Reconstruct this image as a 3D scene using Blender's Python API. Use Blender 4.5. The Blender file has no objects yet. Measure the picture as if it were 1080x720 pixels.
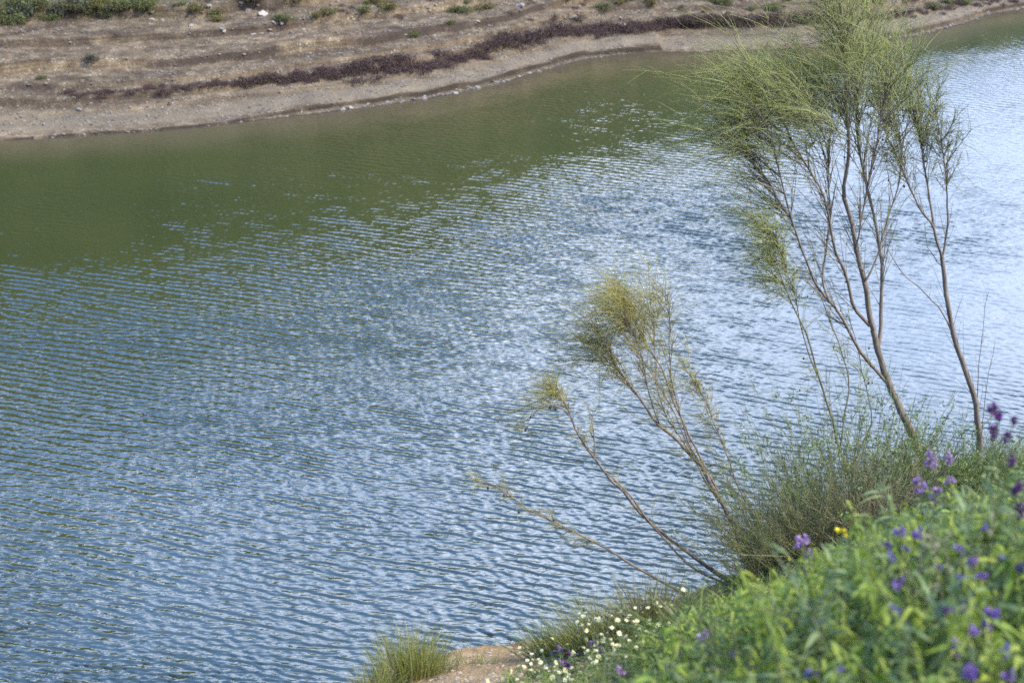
import bpy, math, random
import numpy as np
from mathutils import Vector
R = np.random.RandomState(7)
rad = math.radians
scene = bpy.context.scene
COL = scene.collection

# ------------------------------------------------------------------ camera numbers
CAM_H, PITCH, FPX = 12.0, rad(20.0), 2100.0
cP, sP = math.cos(PITCH), math.sin(PITCH)
def P(px, py, Y):
    """world point seen at photograph pixel (px,py) standing Y metres in front of the camera"""
    u = (px - 540.0) / FPX; v = (360.0 - py) / FPX
    fy = cP + v * sP; fz = -sP + v * cP
    s = Y / fy
    return np.array([u * s, Y, CAM_H + fz * s])
def PZ(px, py, z=0.0):
    u = (px - 540.0) / FPX; v = (360.0 - py) / FPX
    fy = cP + v * sP; fz = -sP + v * cP
    s = (z - CAM_H) / fz
    return np.array([u * s, fy * s, z])
def nrm(a):
    a = np.asarray(a, float)
    return a / np.maximum(np.linalg.norm(a, axis=-1, keepdims=True), 1e-9)
def smooth(x, a, b):
    t = np.clip((x - a) / (b - a), 0, 1); return t * t * (3 - 2 * t)

# value noise in 2D (vectorised)
_tab = np.random.RandomState(3).rand(256, 256)
def vnoise(x, y):
    x = np.asarray(x, float); y = np.asarray(y, float)
    xi = np.floor(x).astype(int); yi = np.floor(y).astype(int)
    fx = x - xi; fy = y - yi
    fx = fx * fx * (3 - 2 * fx); fy = fy * fy * (3 - 2 * fy)
    a = _tab[xi & 255, yi & 255]; b = _tab[(xi + 1) & 255, yi & 255]
    c = _tab[xi & 255, (yi + 1) & 255]; d = _tab[(xi + 1) & 255, (yi + 1) & 255]
    return (a * (1 - fx) + b * fx) * (1 - fy) + (c * (1 - fx) + d * fx) * fy
def fbm(x, y, o=4):
    s = 0; amp = 0.5
    for i in range(o):
        s = s + amp * (vnoise(x * 2 ** i + 17.3 * i, y * 2 ** i + 5.1 * i) - 0.5); amp *= 0.55
    return s

# ------------------------------------------------------------------ object helpers
def tag(o, label=None, cat=None, group=None, kind=None):
    if label: o['label'] = label
    if cat: o['category'] = cat
    if group: o['group'] = group
    if kind: o['kind'] = kind
    return o
def thing(name, loc, label, cat, group=None):
    o = bpy.data.objects.new(name, None); COL.objects.link(o)
    o.location = [float(c) for c in loc]; o.empty_display_size = 0.1
    return tag(o, label, cat, group)
class MB:
    def __init__(self): self.v = []; self.q = []; self.t = []; self.mq = []; self.mt = []; self.n = 0
    def add(self, v, f, m=0):
        v = np.asarray(v, float).reshape(-1, 3); f = np.asarray(f, int)
        if len(v) == 0: return self
        self.v.append(v)
        if f.shape[1] == 4: self.q.append(f + self.n); self.mq.append(np.full(len(f), m, int))
        else: self.t.append(f + self.n); self.mt.append(np.full(len(f), m, int))
        self.n += len(v); return self
    def mesh(self, name, mats, smooth_=True, origin=None):
        me = bpy.data.meshes.new(name)
        v = np.concatenate(self.v) if self.v else np.zeros((0, 3))
        if origin is not None: v = v - np.asarray(origin, float)
        nq = sum(len(a) for a in self.q); nt = sum(len(a) for a in self.t)
        me.vertices.add(len(v)); me.vertices.foreach_set('co', v.astype(np.float32).ravel())
        loops = []; mi = []
        if nq: loops.append(np.concatenate(self.q).ravel()); mi += self.mq
        if nt: loops.append(np.concatenate(self.t).ravel()); mi += self.mt
        lp = np.concatenate(loops).astype(np.int32)
        me.loops.add(len(lp)); me.loops.foreach_set('vertex_index', lp)
        me.polygons.add(nq + nt)
        st = np.concatenate([np.arange(nq) * 4, nq * 4 + np.arange(nt) * 3]).astype(np.int32)
        me.polygons.foreach_set('loop_start', st)
        me.polygons.foreach_set('material_index', np.concatenate(mi).astype(np.int32))
        me.polygons.foreach_set('use_smooth', np.full(nq + nt, smooth_))
        if not isinstance(mats, (list, tuple)): mats = [mats]
        for m in mats: me.materials.append(m)
        me.update(calc_edges=True); me.validate()
        return me
    def build(self, name, mats, parent=None, smooth_=True, origin=None, loc=None):
        me = self.mesh(name, mats, smooth_, origin)
        o = bpy.data.objects.new(name, me); COL.objects.link(o)
        if parent is not None: o.parent = parent
        if loc is not None: o.location = [float(c) for c in loc]
        return o
def grid(xs, ys):
    nx, ny = len(xs), len(ys)
    X, Y = np.meshgrid(xs, ys)
    i = np.arange(ny - 1)[:, None] * nx + np.arange(nx - 1)[None, :]
    i = i.ravel()
    return X, Y, np.stack([i, i + 1, i + 1 + nx, i + nx], 1)

# ------------------------------------------------------------------ strands, tubes, leaves (all vectorised)
def frames(d):
    d = nrm(d); a = np.where(np.abs(d[:, 2:3]) > 0.9, np.array([[1., 0, 0]]), np.array([[0, 0, 1.]]))
    u = nrm(np.cross(d, a)); w = np.cross(d, u); return u, w
def strands(base, d, L, bend, r, seg=3, sides=3, tip=0.25):
    """n thin round stems: c(t)=base+d*L*t+bend*t^2"""
    base = np.asarray(base, float); n = len(base); d = nrm(d)
    L = np.broadcast_to(np.asarray(L, float), (n,)); r = np.broadcast_to(np.asarray(r, float), (n,))
    bend = np.broadcast_to(np.asarray(bend, float), (n, 3))
    t = np.linspace(0, 1, seg + 1)
    c = base[:, None] + d[:, None] * (L[:, None] * t)[:, :, None] + bend[:, None] * (t * t)[None, :, None]
    u, w = frames(d)
    a = np.arange(sides) * 2 * math.pi / sides
    rad_ = r[:, None] * (1 - (1 - tip) * t)[None]
    ring = u[:, None] * np.cos(a)[None, :, None] + w[:, None] * np.sin(a)[None, :, None]
    v = c[:, :, None] + ring[:, None] * rad_[:, :, None, None]
    m = (seg + 1) * sides
    s = np.arange(seg)[:, None] * sides; k = np.arange(sides)[None]; k2 = (k + 1) % sides
    f = np.stack([s + k, s + k2, s + k2 + sides, s + k + sides], -1).reshape(-1, 4)
    F = (np.arange(n)[:, None, None] * m + f[None]).reshape(-1, 4)
    return v.reshape(-1, 3), F, c
def blades(base, d, L, width, bend, seg=4, prof='grass', fold=0.25, side=None):
    """n leaves with a folded midrib, 3 vertices across"""
    base = np.asarray(base, float); n = len(base); d = nrm(d)
    L = np.broadcast_to(np.asarray(L, float), (n,)); W = np.broadcast_to(np.asarray(width, float), (n,))
    bend = np.broadcast_to(np.asarray(bend, float), (n, 3))
    t = np.linspace(0, 1, seg + 1)
    c = base[:, None] + d[:, None] * (L[:, None] * t)[:, :, None] + bend[:, None] * (t * t)[None, :, None]
    tan = nrm(d[:, None] * L[:, None, None] + 2 * bend[:, None] * t[None, :, None])
    if side is None:
        side = R.randn(n, 3)
    s = nrm(np.cross(tan, np.broadcast_to(side[:, None], tan.shape)))
    up = np.cross(s, tan)
    p = (1 - t) ** 0.6 * (0.75 + 0.25 * np.minimum(t * 4, 1)) if prof == 'grass' else np.sin(math.pi * (0.06 + 0.92 * t ** 0.85)) ** 0.9
    wv = 0.5 * W[:, None] * p[None]
    v = np.stack([c - s * wv[..., None] + up * (fold * wv)[..., None], c, c + s * wv[..., None] + up * (fold * wv)[..., None]], 2)
    m = (seg + 1) * 3
    k = np.arange(seg)[:, None] * 3; j = np.arange(2)[None]
    f = np.stack([k + j, k + j + 1, k + j + 4, k + j + 3], -1).reshape(-1, 4)
    F = (np.arange(n)[:, None, None] * m + f[None]).reshape(-1, 4)
    return v.reshape(-1, 3), F
def spline(pts, n):
    p = np.asarray(pts, float); 
    d = np.r_[0, np.cumsum(np.linalg.norm(np.diff(p, axis=0), axis=1))]
    q = np.vstack([2 * p[0] - p[1], p, 2 * p[-1] - p[-2]])
    s = np.linspace(0, d[-1], n); i = np.clip(np.searchsorted(d, s, 'right') - 1, 0, len(p) - 2)
    t = ((s - d[i]) / np.maximum(d[i + 1] - d[i], 1e-9))[:, None]
    a, b, c, e = q[i], q[i + 1], q[i + 2], q[i + 3]
    return 0.5 * ((2 * b) + (-a + c) * t + (2 * a - 5 * b + 4 * c - e) * t ** 2 + (-a + 3 * b - 3 * c + e) * t ** 3)
def tube(c, r, sides=7, knobs=0.0):
    c = np.asarray(c, float); n = len(c); r = np.broadcast_to(np.asarray(r, float), (n,))
    tan = nrm(np.gradient(c, axis=0))
    u = np.zeros_like(c); u0 = nrm(np.cross(tan[0], [0.3, 1, 0.2]))
    for i in range(n):
        u0 = nrm(u0 - tan[i] * np.dot(u0, tan[i])); u[i] = u0
    w = np.cross(tan, u)
    a = np.arange(sides) * 2 * math.pi / sides
    rr = r[:, None] * (1 + knobs * R.randn(n, sides))
    v = c[:, None] + (u[:, None] * np.cos(a)[None, :, None] + w[:, None] * np.sin(a)[None, :, None]) * rr[..., None]
    s = np.arange(n - 1)[:, None] * sides; k = np.arange(sides)[None]; k2 = (k + 1) % sides
    f = np.stack([s + k, s + k2, s + k2 + sides, s + k + sides], -1).reshape(-1, 4)
    v = v.reshape(-1, 3)
    return v, f
def ico(sub=1):
    import bmesh
    bm = bmesh.new(); bmesh.ops.create_icosphere(bm, subdivisions=sub, radius=1)
    v = np.array([x.co[:] for x in bm.verts]); f = np.array([[x.index for x in q.verts] for q in bm.faces]); bm.free(); return v, f
ICO1, ICO2 = ico(1), ico(2)

# ------------------------------------------------------------------ materials
def mat(name):
    m = bpy.data.materials.new(name); m.use_nodes = True
    nt = m.node_tree; b = nt.nodes['Principled BSDF']; return m, nt, b
def N(nt, typ, **kw):
    n = nt.nodes.new(typ)
    for k, v in kw.items():
        if k in n.inputs.keys(): n.inputs[k].default_value = v
        else: setattr(n, k, v)
    return n
def ramp(nt, fac, stops, interp='LINEAR'):
    r = nt.nodes.new('ShaderNodeValToRGB'); r.color_ramp.interpolation = interp
    e = r.color_ramp.elements
    while len(e) < len(stops): e.new(0.5)
    for i, (p, c) in enumerate(stops):
        e[i].position = p; e[i].color = (*c, 1) if len(c) == 3 else c
    nt.links.new(fac, r.inputs[0]); return r.outputs[0]
def mix(nt, fac, a, b, mode='MIX'):
    n = nt.nodes.new('ShaderNodeMix'); n.data_type = 'RGBA'; n.blend_type = mode
    for s, x in ((0, fac), (6, a), (7, b)):
        if hasattr(x, 'links'): nt.links.new(x, n.inputs[s])
        else: n.inputs[s].default_value = x if s == 0 else ((*x, 1) if len(x) == 3 else x)
    return n.outputs[2]
def math_(nt, op, a, b=None, c=None, clamp=False):
    n = nt.nodes.new('ShaderNodeMath'); n.operation = op; n.use_clamp = clamp
    for i, x in enumerate((a, b, c)):
        if x is None: continue
        if hasattr(x, 'links'): nt.links.new(x, n.inputs[i])
        else: n.inputs[i].default_value = x
    return n.outputs[0]
def noise(nt, vec, scale, detail=4, rough=0.55, w=None):
    n = nt.nodes.new('ShaderNodeTexNoise'); n.inputs['Scale'].default_value = scale
    n.inputs['Detail'].default_value = detail; n.inputs['Roughness'].default_value = rough
    if vec is not None: nt.links.new(vec, n.inputs['Vector'])
    return n.outputs['Fac']
def leaf_mat(name, c1, c2, c3=None, trans=0.35, rough=0.55):
    m, nt, b = mat(name)
    g = N(nt, 'ShaderNodeNewGeometry'); oi = N(nt, 'ShaderNodeObjectInfo')
    x = math_(nt, 'FRACT', math_(nt, 'ADD', g.outputs['Random Per Island'], oi.outputs['Random']))
    stops = [(0.0, c1), (0.6, c2), (1.0, c3 or c2)]
    col = ramp(nt, x, stops)
    tc = N(nt, 'ShaderNodeTexCoord')
    n1 = noise(nt, tc.outputs['Object'], 9.0, 2)
    col = mix(nt, math_(nt, 'MULTIPLY', n1, 0.7), col, tuple(0.55 * v for v in c1), 'MIX')
    nt.links.new(col, b.inputs['Base Color'])
    b.inputs['Roughness'].default_value = rough; b.inputs['Specular IOR Level'].default_value = 0.35
    if trans > 0:
        t = N(nt, 'ShaderNodeBsdfTranslucent'); nt.links.new(mix(nt, 0.5, col, (c2[0] * 1.15, c2[1] * 1.2, c2[2] * .6)), t.inputs[0])
        ms = N(nt, 'ShaderNodeMixShader'); ms.inputs[0].default_value = trans
        nt.links.new(b.outputs[0], ms.inputs[1]); nt.links.new(t.outputs[0], ms.inputs[2])
        nt.links.new(ms.outputs[0], nt.nodes['Material Output'].inputs[0])
    return m
def bark_mat(name, c1, c2, scale=30):
    m, nt, b = mat(name)
    tc = N(nt, 'ShaderNodeTexCoord')
    mp = N(nt, 'ShaderNodeMapping'); mp.inputs['Scale'].default_value = (1, 1, 0.35); nt.links.new(tc.outputs['Object'], mp.inputs[0])
    n1 = noise(nt, mp.outputs[0], scale, 5, 0.65)
    col = ramp(nt, n1, [(0.3, c1), (0.7, c2)])
    nt.links.new(col, b.inputs['Base Color']); b.inputs['Roughness'].default_value = 0.85
    b.inputs['Specular IOR Level'].default_value = 0.2
    bp = N(nt, 'ShaderNodeBump'); bp.inputs['Strength'].default_value = 0.6; bp.inputs['Distance'].default_value = 0.006
    nt.links.new(n1, bp.inputs['Height']); nt.links.new(bp.outputs[0], b.inputs['Normal'])
    return m
# ================================================================== SETTING
# ---- far shoreline (world), from where the photo shows the water's edge
_sp = [(-420, 196), (-200, 170), (0, 149), (180, 138), (350, 119), (450, 105), (530, 89), (590, 69), (640, 59), (700, 55), (770, 54),
       (840, 52), (900, 47), (960, 40), (1010, 28), (1045, 15), (1085, 9), (1200, 2), (1400, -8)]
_sw = np.array([PZ(a, b) for a, b in _sp])
SX = np.r_[-160, -60, _sw[:, 0], 40, 160]; SY = np.r_[_sw[0, 1] - 30, _sw[0, 1] - 9, _sw[:, 1], 72, 90]
def shore(x):
    y = np.interp(x, SX, SY)
    for d in (0.35, 0.7): y = 0.5 * y + 0.25 * (np.interp(x - d, SX, SY) + np.interp(x + d, SX, SY))
    return y + 0.16 * fbm(x * 0.9, x * 0 + 3.3, 3)
TERR = ((1.7, 0.08, 0.07, 3.), (2.5, 0.16, 0.08, 1.), (3.3, 0.13, 0.06, 7.), (4.3, 0.26, 0.08, 5.), (5.9, 0.22, 0.09, 9.), (7.6, 0.26, 0.12, 12.))
def terr(x, s0, ph): return s0 + 0.9 * fbm(x * 0.22 + ph, x * 0 + ph, 3) + 0.5 * fbm(x * 1.3 + ph, x * 0 + 2 * ph, 2)
def ledge_s(x):
    return np.maximum(0.07 + 0.36 * smooth(x, -8.0, -4.0) + 0.16 * fbm(x * 1.7, x * 0 + 9.1, 3) * smooth(x, -8, -4) - 0.28 * smooth(x, 1.8, 3.4) + 0.2 * smooth(x, 4.4, 5.5), 0.05)
def far_z(x, s):
    """height of the far bank, s metres inland of the water's edge"""
    n = fbm(x * 0.5, s * 0.9 + 40, 4)
    z = np.where(s < 0, 0.28 * s, 0.0)
    # undercut ledge of the eroded shore
    led = smooth(x, -7.5, -4.5) * (1 - smooth(x, 4.3, 4.5)) + 0.75 * smooth(x, 9.0, 10.0) + 0.35 * (1 - smooth(x, -7.5, -4.5))
    sl = ledge_s(x)
    z = z + np.where(s > 0, 0.045 * np.minimum(s, sl), 0) + led * 0.13 * (0.6 + 0.8 * vnoise(x * 2.1, x * 0 + 4)) * smooth(s, sl, sl + 0.04)
    z = z + 0.085 * np.clip(s - sl, 0, 60) * smooth(s, 0, 1.0)
    # terraces left by falling water levels
    for (s0, h, w, ph) in TERR:
        sc = terr(x, s0, ph)
        z = z + h * (0.5 + 0.9 * vnoise(x * 0.35 + ph, x * 0 + ph)) * smooth(s, sc, sc + w)
    z = z + (0.06 * n + 0.06 * fbm(x * 2.2, s * 2.6, 4)) * smooth(s, 0.1, 2.5)
    # the hill the bank climbs into
    crest = np.interp(x, [-60, -24, -16, 0, 8, 16, 30], [15., 15., 14.5, 12., 8.6, 4.8, 4.0])
    z = z + crest * smooth(s, 8.5, 27.0) + 0.9 * fbm(x * 0.12, s * 0.12 + 7, 3) * smooth(s, 10, 20)
    return z

# ---- near bank: lip where it drops to the water, and the shoulder in front of the camera
_lip = [(-2500, 1500, 8.), (-500, 950, 8.3), (0, 860, 8.7), (250, 780, 9.2), (370, 738, 9.6), (480, 697, 10.2), (600, 682, 10.7), (700, 640, 11.4),
        (790, 610, 12.), (860, 572, 12.6), (930, 532, 13.2), (1000, 508, 13.7), (1080, 497, 14.), (1250, 470, 14.6), (1700, 420, 16.), (3500, 330, 18.)]
_rid = [(-2500, 1600, 4.5), (-500, 1250, 4.7), (0, 1110, 4.8), (300, 1000, 4.8), (500, 905, 4.8), (690, 820, 4.8), (800, 755, 4.8), (880, 700, 4.8),
        (960, 655, 4.8), (1080, 618, 4.8), (1300, 575, 4.8), (1700, 520, 4.8), (3500, 450, 4.8)]
_l = np.array([P(*q) for q in _lip]); _r = np.array([P(*q) for q in _rid])
LA, RA = _l[:, 0] / _l[:, 1], _r[:, 0] / _r[:, 1]
def near_z(x, y, rough=True):
    x = np.asarray(x, float); y = np.asarray(y, float)
    yy = np.maximum(y, 0.3); a = np.clip(x / yy, -1.3, 1.4)
    ly = np.interp(a, LA, _l[:, 1]); lz = np.interp(a, LA, _l[:, 2])
    rz = np.interp(a, RA, _r[:, 2]); ry = 4.8
    z0 = 10.35
    zin = np.where(y < ry, z0 + (rz - z0) * np.clip(y, 0, 99) / ry, rz + (lz - rz) * np.clip((y - ry) / (ly - ry), 0, 1))
    o = np.clip(y - ly, 0, 99)
    z = zin - 0.22 * np.minimum(o, 0.25) - 0.85 * np.clip(o - 0.2, 0, 99)
    z = np.where(y < 0, z0 - 0.32 * y, z)
    z = np.maximum(z, -2.0)
    if rough: z = z + 0.10 * fbm(x * 1.1, y * 1.1, 3) + 0.035 * fbm(x * 5, y * 5, 3)
    return z
def gz(x, y): return float(near_z(np.array([x]), np.array([y]))[0])
def ground_at(px, py, y0=3.0, y1=16.0):
    """first ground point on the ray through a photograph pixel"""
    Y = np.arange(y0, y1, 0.03); p1 = P(px, py, 1.0); X = p1[0] * Y; Z = CAM_H + (p1[2] - CAM_H) * Y
    ok = near_z(X, Y) >= Z
    return P(px, py, Y[int(np.argmax(ok))] if ok.any() else y1)

# ------------------------------------------------------------------ sky + sun
SUN_AZ, SUN_EL = 106.0, 48.0          # azimuth clockwise from +Y (view direction)
def make_world():
    w = bpy.data.worlds.new('World'); scene.world = w; w.use_nodes = True
    nt = w.node_tree; bg = nt.nodes['Background']
    sky = N(nt, 'ShaderNodeTexSky'); sky.sky_type = 'NISHITA'; sky.sun_disc = False
    sky.sun_elevation = rad(SUN_EL); sky.sun_rotation = rad(SUN_AZ); sky.altitude = 200; sky.dust_density = 0.6; sky.air_density = 1.0
    bg.inputs[1].default_value = 0.15
    tc = N(nt, 'ShaderNodeTexCoord')
    sep = N(nt, 'ShaderNodeSeparateXYZ'); nt.links.new(tc.outputs['Generated'], sep.inputs[0])
    z = math_(nt, 'MAXIMUM', sep.outputs['Z'], 0.06)
    cx = math_(nt, 'DIVIDE', sep.outputs['X'], z); cy = math_(nt, 'DIVIDE', sep.outputs['Y'], z)
    cb = N(nt, 'ShaderNodeCombineXYZ'); nt.links.new(cx, cb.inputs[0]); nt.links.new(cy, cb.inputs[1])
    n1 = noise(nt, cb.outputs[0], 0.55, 6, 0.6)
    # broken cloud low in the sky, clear blue overhead; the bank of cloud is thicker on the right
    bias = math_(nt, 'ADD', math_(nt, 'MULTIPLY', sep.outputs['X'], 0.13), math_(nt, 'MULTIPLY', math_(nt, 'SUBTRACT', 0.50, sep.outputs['Z']), 0.55))
    fac = math_(nt, 'ADD', n1, bias)
    cov = ramp(nt, fac, [(0.40, (0.0, 0, 0)), (0.60, (1, 1, 1))])
    cov = math_(nt, 'MULTIPLY', cov, 0.95)
    n2 = noise(nt, cb.outputs[0], 3.2, 4, 0.6)
    ccol = ramp(nt, n2, [(0.34, (4.6, 7.0, 12.4)), (0.56, (12.5, 14.2, 18.5)), (0.70, (27.0, 28.0, 31.0))])
    low = ramp(nt, sep.outputs['Z'], [(0.14, (0.42, 0.46, 0.54)), (0.36, (1, 1, 1))])       # cloud bases low over the land are greyer
    ccol = mix(nt, 1.0, ccol, low, 'MULTIPLY')
    clear = mix(nt, 0.7, sky.outputs[0], (1.9, 4.2, 10.6))       # thin bright veil over the blue
    col = mix(nt, cov, clear, ccol)
    nt.links.new(col, bg.inputs[0])
    sd = bpy.data.lights.new('sun', 'SUN'); sd.energy = 4.6; sd.angle = rad(1.0); sd.color = (1.0, 0.93, 0.79)
    so = bpy.data.objects.new('sun', sd); COL.objects.link(so)
    d = Vector((math.sin(rad(SUN_AZ)) * math.cos(rad(SUN_EL)), math.cos(rad(SUN_AZ)) * math.cos(rad(SUN_EL)), math.sin(rad(SUN_EL))))
    so.rotation_euler = d.to_track_quat('Z', 'Y').to_euler(); so.location = d * 50
make_world()

# ------------------------------------------------------------------ camera
cam = bpy.data.cameras.new('camera'); co = bpy.data.objects.new('camera', cam); COL.objects.link(co); scene.camera = co
co.location = (0, 0, CAM_H); co.rotation_euler = (rad(90) - PITCH, 0, 0)
cam.sensor_width = 36; cam.lens = 70; cam.clip_end = 3000; cam.clip_start = 0.1
cam.dof.use_dof = True; cam.dof.focus_distance = 17.0; cam.dof.aperture_fstop = 4.0
scene.view_settings.view_transform = 'Standard'; scene.view_settings.look = 'None'; scene.view_settings.gamma = 1
scene.view_settings.exposure = 1.0
scene.view_settings.use_curve_mapping = False
scene.cycles.use_denoising = False
scene.cycles.max_bounces = 6; scene.cycles.sample_clamp_direct = 6; scene.cycles.sample_clamp_indirect = 3
scene.cycles.caustics_reflective = False; scene.cycles.caustics_refractive = False

# ------------------------------------------------------------------ water
def make_water():
    m, nt, b = mat('lake_water')
    at = N(nt, 'ShaderNodeAttribute'); at.attribute_name = 'shallow'
    tc = N(nt, 'ShaderNodeTexCoord')
    murk = noise(nt, tc.outputs['Object'], 0.11, 3)
    deep = ramp(nt, murk, [(0.35, (0.015, 0.022, 0.006)), (0.7, (0.024, 0.030, 0.008))])
    col = mix(nt, at.outputs['Fac'], deep, (0.065, 0.052, 0.030))
    nt.links.new(col, b.inputs['Base Color'])
    b.inputs['Roughness'].default_value = 0.045; b.inputs['IOR'].default_value = 1.8
    b.inputs['Specular IOR Level'].default_value = 0.5
    at2 = N(nt, 'ShaderNodeAttribute'); at2.attribute_name = 'wind'
    mp = N(nt, 'ShaderNodeMapping'); mp.inputs['Rotation'].default_value = (0, 0, rad(22)); mp.inputs['Scale'].default_value = (0.45, 1.0, 1.0)
    nt.links.new(tc.outputs['Object'], mp.inputs[0])
    n1 = noise(nt, mp.outputs[0], 15.0, 1.0, 0.5)
    bp = N(nt, 'ShaderNodeBump'); bp.inputs['Distance'].default_value = 0.014
    nt.links.new(at2.outputs['Fac'], bp.inputs['Strength']); nt.links.new(n1, bp.inputs['Height'])
    nt.links.new(bp.outputs[0], b.inputs['Normal'])
    xs = np.r_[-150, -110, -80, -55, -40, np.arange(-30, -18.5, 0.5), np.arange(-18.5, 18.5, 0.028), np.arange(18.5, 30, 0.5), 32, 40, 55, 80, 110, 150]
    ys = [4., 8., 11.]
    y = 14.0
    while y < 70: ys.append(y); y += 0.016 + 0.0013 * (y - 14)
    ys = np.r_[ys, 71, 73, 76, 80, 85, 95]
    X, Y, F = grid(xs, ys)
    ds = shore(xs)[None] - Y                                     # metres to the far shore
    calm = 0.31 + 0.69 * smooth(ds + 0.5 * np.maximum(X - 6, 0) + 2.5 * fbm(X * .25, Y * .3, 3), 8.5, 19)
    patch = 0.68 + 0.7 * smooth(vnoise(X * 0.13 + Y * .05 + 3, Y * 0.16 - X * .05 + 8), .15, .8) 
    gust = 0.72 + 0.6 * vnoise(X * 0.45 + 50, Y * 0.36 + X * .12 + 4)
    wind = calm * patch * gust * (1 - 0.40 * smooth(X + 2 * fbm(X * .3, Y * .3 + 5, 2), 2.5, 9.5))
    fine = smooth(X, -30, -19) * (1 - smooth(X, 19, 30)) * smooth(Y, 11, 14) * (1 - smooth(Y, 68, 72))
    Z = np.zeros_like(X); Zs = np.zeros_like(X); wr = np.random.RandomState(11)
    th0 = math.atan2(1.0, 0.40)
    dy = np.gradient(ys)[:, None]; res = lambda lam: smooth(lam / dy, 1.8, 3.6)
    K = 90
    Xw = X + 0.5 * fbm(X * 0.3, Y * 0.3, 2); Yw = Y + 0.5 * fbm(X * 0.3 + 9, Y * 0.3, 2)
    for i in range(K):
        lam = 0.055 * (0.285 / 0.055) ** ((i / (K - 1)) ** 1.15)
        th = th0 + wr.randn() * rad(9 if lam > .17 else 20) + (rad(-48) if i % 7 == 3 else 0)
        k = 2 * math.pi / lam
        slope = 0.044 * (1.0 if lam < 0.22 else (0.22 / lam) ** 0.9)
        ph = k * (Xw * math.cos(th) + Yw * math.sin(th)) + wr.rand() * 6.28
        w_ = (slope / k) * np.sin(ph) * res(lam)
        if lam < .13: Zs += w_
        else: Z += w_
    Z = Z * (.55 + .9 * vnoise(X * .33 + 70, Y * .42 + 9)) + Zs * (.35 + 1.2 * smooth(vnoise(X * .62 + 20, Y * .8 + 33), .15, .85))
    zs = 1.7 * Z[50:-50, 200:-200].std(); Z = zs * np.tanh(Z / zs); Z *= wind * fine
    Z += 10 * np.maximum(Z, 0) ** 2
    lean = 3.1 * Z; X = X - lean * math.cos(th0); Y = Y - lean * math.sin(th0)   # the wind steepens the faces towards this bank          # sharpen the crests a little
    mb = MB().add(np.stack([X, Y, Z], -1), F)
    o = mb.build('water', m); tag(o, kind='structure')
    me = o.data
    for nm, arr in (('shallow', (1 - smooth(ds + 0.8 * fbm(X * .8, Y * .8, 3), 0.1, 3.2)) * 0.85), ('wind', np.clip(wind, 0.05, 1.3) * 0.75)):
        a = me.attributes.new(nm, 'FLOAT', 'POINT'); a.data.foreach_set('value', arr.astype(np.float32).ravel())
make_water()

# ------------------------------------------------------------------ far bank
def earth_nodes(nt, b, tone=(1, 1, 1)):
    tc = N(nt, 'ShaderNodeTexCoord'); o = tc.outputs['Object']
    n0 = noise(nt, o, 0.45, 5, 0.6); n1 = noise(nt, o, 2.6, 6, 0.65); n2 = noise(nt, o, 14, 5, 0.7)
    T = lambda c: tuple(c[i] * tone[i] for i in range(3))
    col = ramp(nt, n1, [(0.30, T((0.045, 0.033, 0.021))), (0.5, T((0.088, 0.066, 0.041))), (0.72, T((0.160, 0.126, 0.080)))])
    col = mix(nt, math_(nt, 'MULTIPLY', ramp(nt, n0, [(0.45, (0, 0, 0)), (0.7, (1, 1, 1))]), 0.45), col, T((0.080, 0.054, 0.035)))
    col = mix(nt, 0.55, col, ramp(nt, n2, [(0.3, (0.25, 0.24, 0.22)), (0.55, (0.62, 0.61, 0.6)), (0.75, (1, 1, 1))]), 'SOFT_LIGHT')
    # old water levels leave faint lines along the contours
    ml = N(nt, 'ShaderNodeMapping'); ml.inputs['Scale'].default_value = (0.22, 0.0, 11.0); nt.links.new(o, ml.inputs[0])
    nl = noise(nt, ml.outputs[0], 1.0, 5, 0.65)
    col = mix(nt, 0.75, col, ramp(nt, nl, [(0.34, (0.22, 0.20, 0.19)), (0.47, (0.5, 0.5, 0.5)), (0.62, (0.80, 0.78, 0.75))]), 'OVERLAY')
    vo = N(nt, 'ShaderNodeTexVoronoi'); vo.inputs['Scale'].default_value = 13; nt.links.new(o, vo.inputs['Vector'])
    vm = math_(nt, 'LESS_THAN', vo.outputs['Distance'], 0.30)
    rnd = N(nt, 'ShaderNodeSeparateXYZ'); nt.links.new(vo.outputs['Color'], rnd.inputs[0])
    vm = math_(nt, 'MULTIPLY', vm, math_(nt, 'GREATER_THAN', rnd.outputs[0], 0.55))
    vm = math_(nt, 'MULTIPLY', vm, ramp(nt, n1, [(0.4, (0, 0, 0)), (0.6, (1, 1, 1))]))
    col = mix(nt, math_(nt, 'MULTIPLY', vm, 0.75), col, mix(nt, rnd.outputs[1], T((0.18, 0.155, 0.13)), T((0.46, 0.42, 0.36))))
    h = math_(nt, 'ADD', math_(nt, 'MULTIPLY', n1, 0.5), math_(nt, 'ADD', math_(nt, 'MULTIPLY', n2, 0.4), math_(nt, 'MULTIPLY', vm, 0.25)))
    bp = N(nt, 'ShaderNodeBump'); bp.inputs['Strength'].default_value = 1.0; bp.inputs['Distance'].default_value = 0.14
    nt.links.new(h, bp.inputs['Height']); nt.links.new(bp.outputs[0], b.inputs['Normal'])
    b.inputs['Roughness'].default_value = 0.95; b.inputs['Specular IOR Level'].default_value = 0.15
    return col, o
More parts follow.
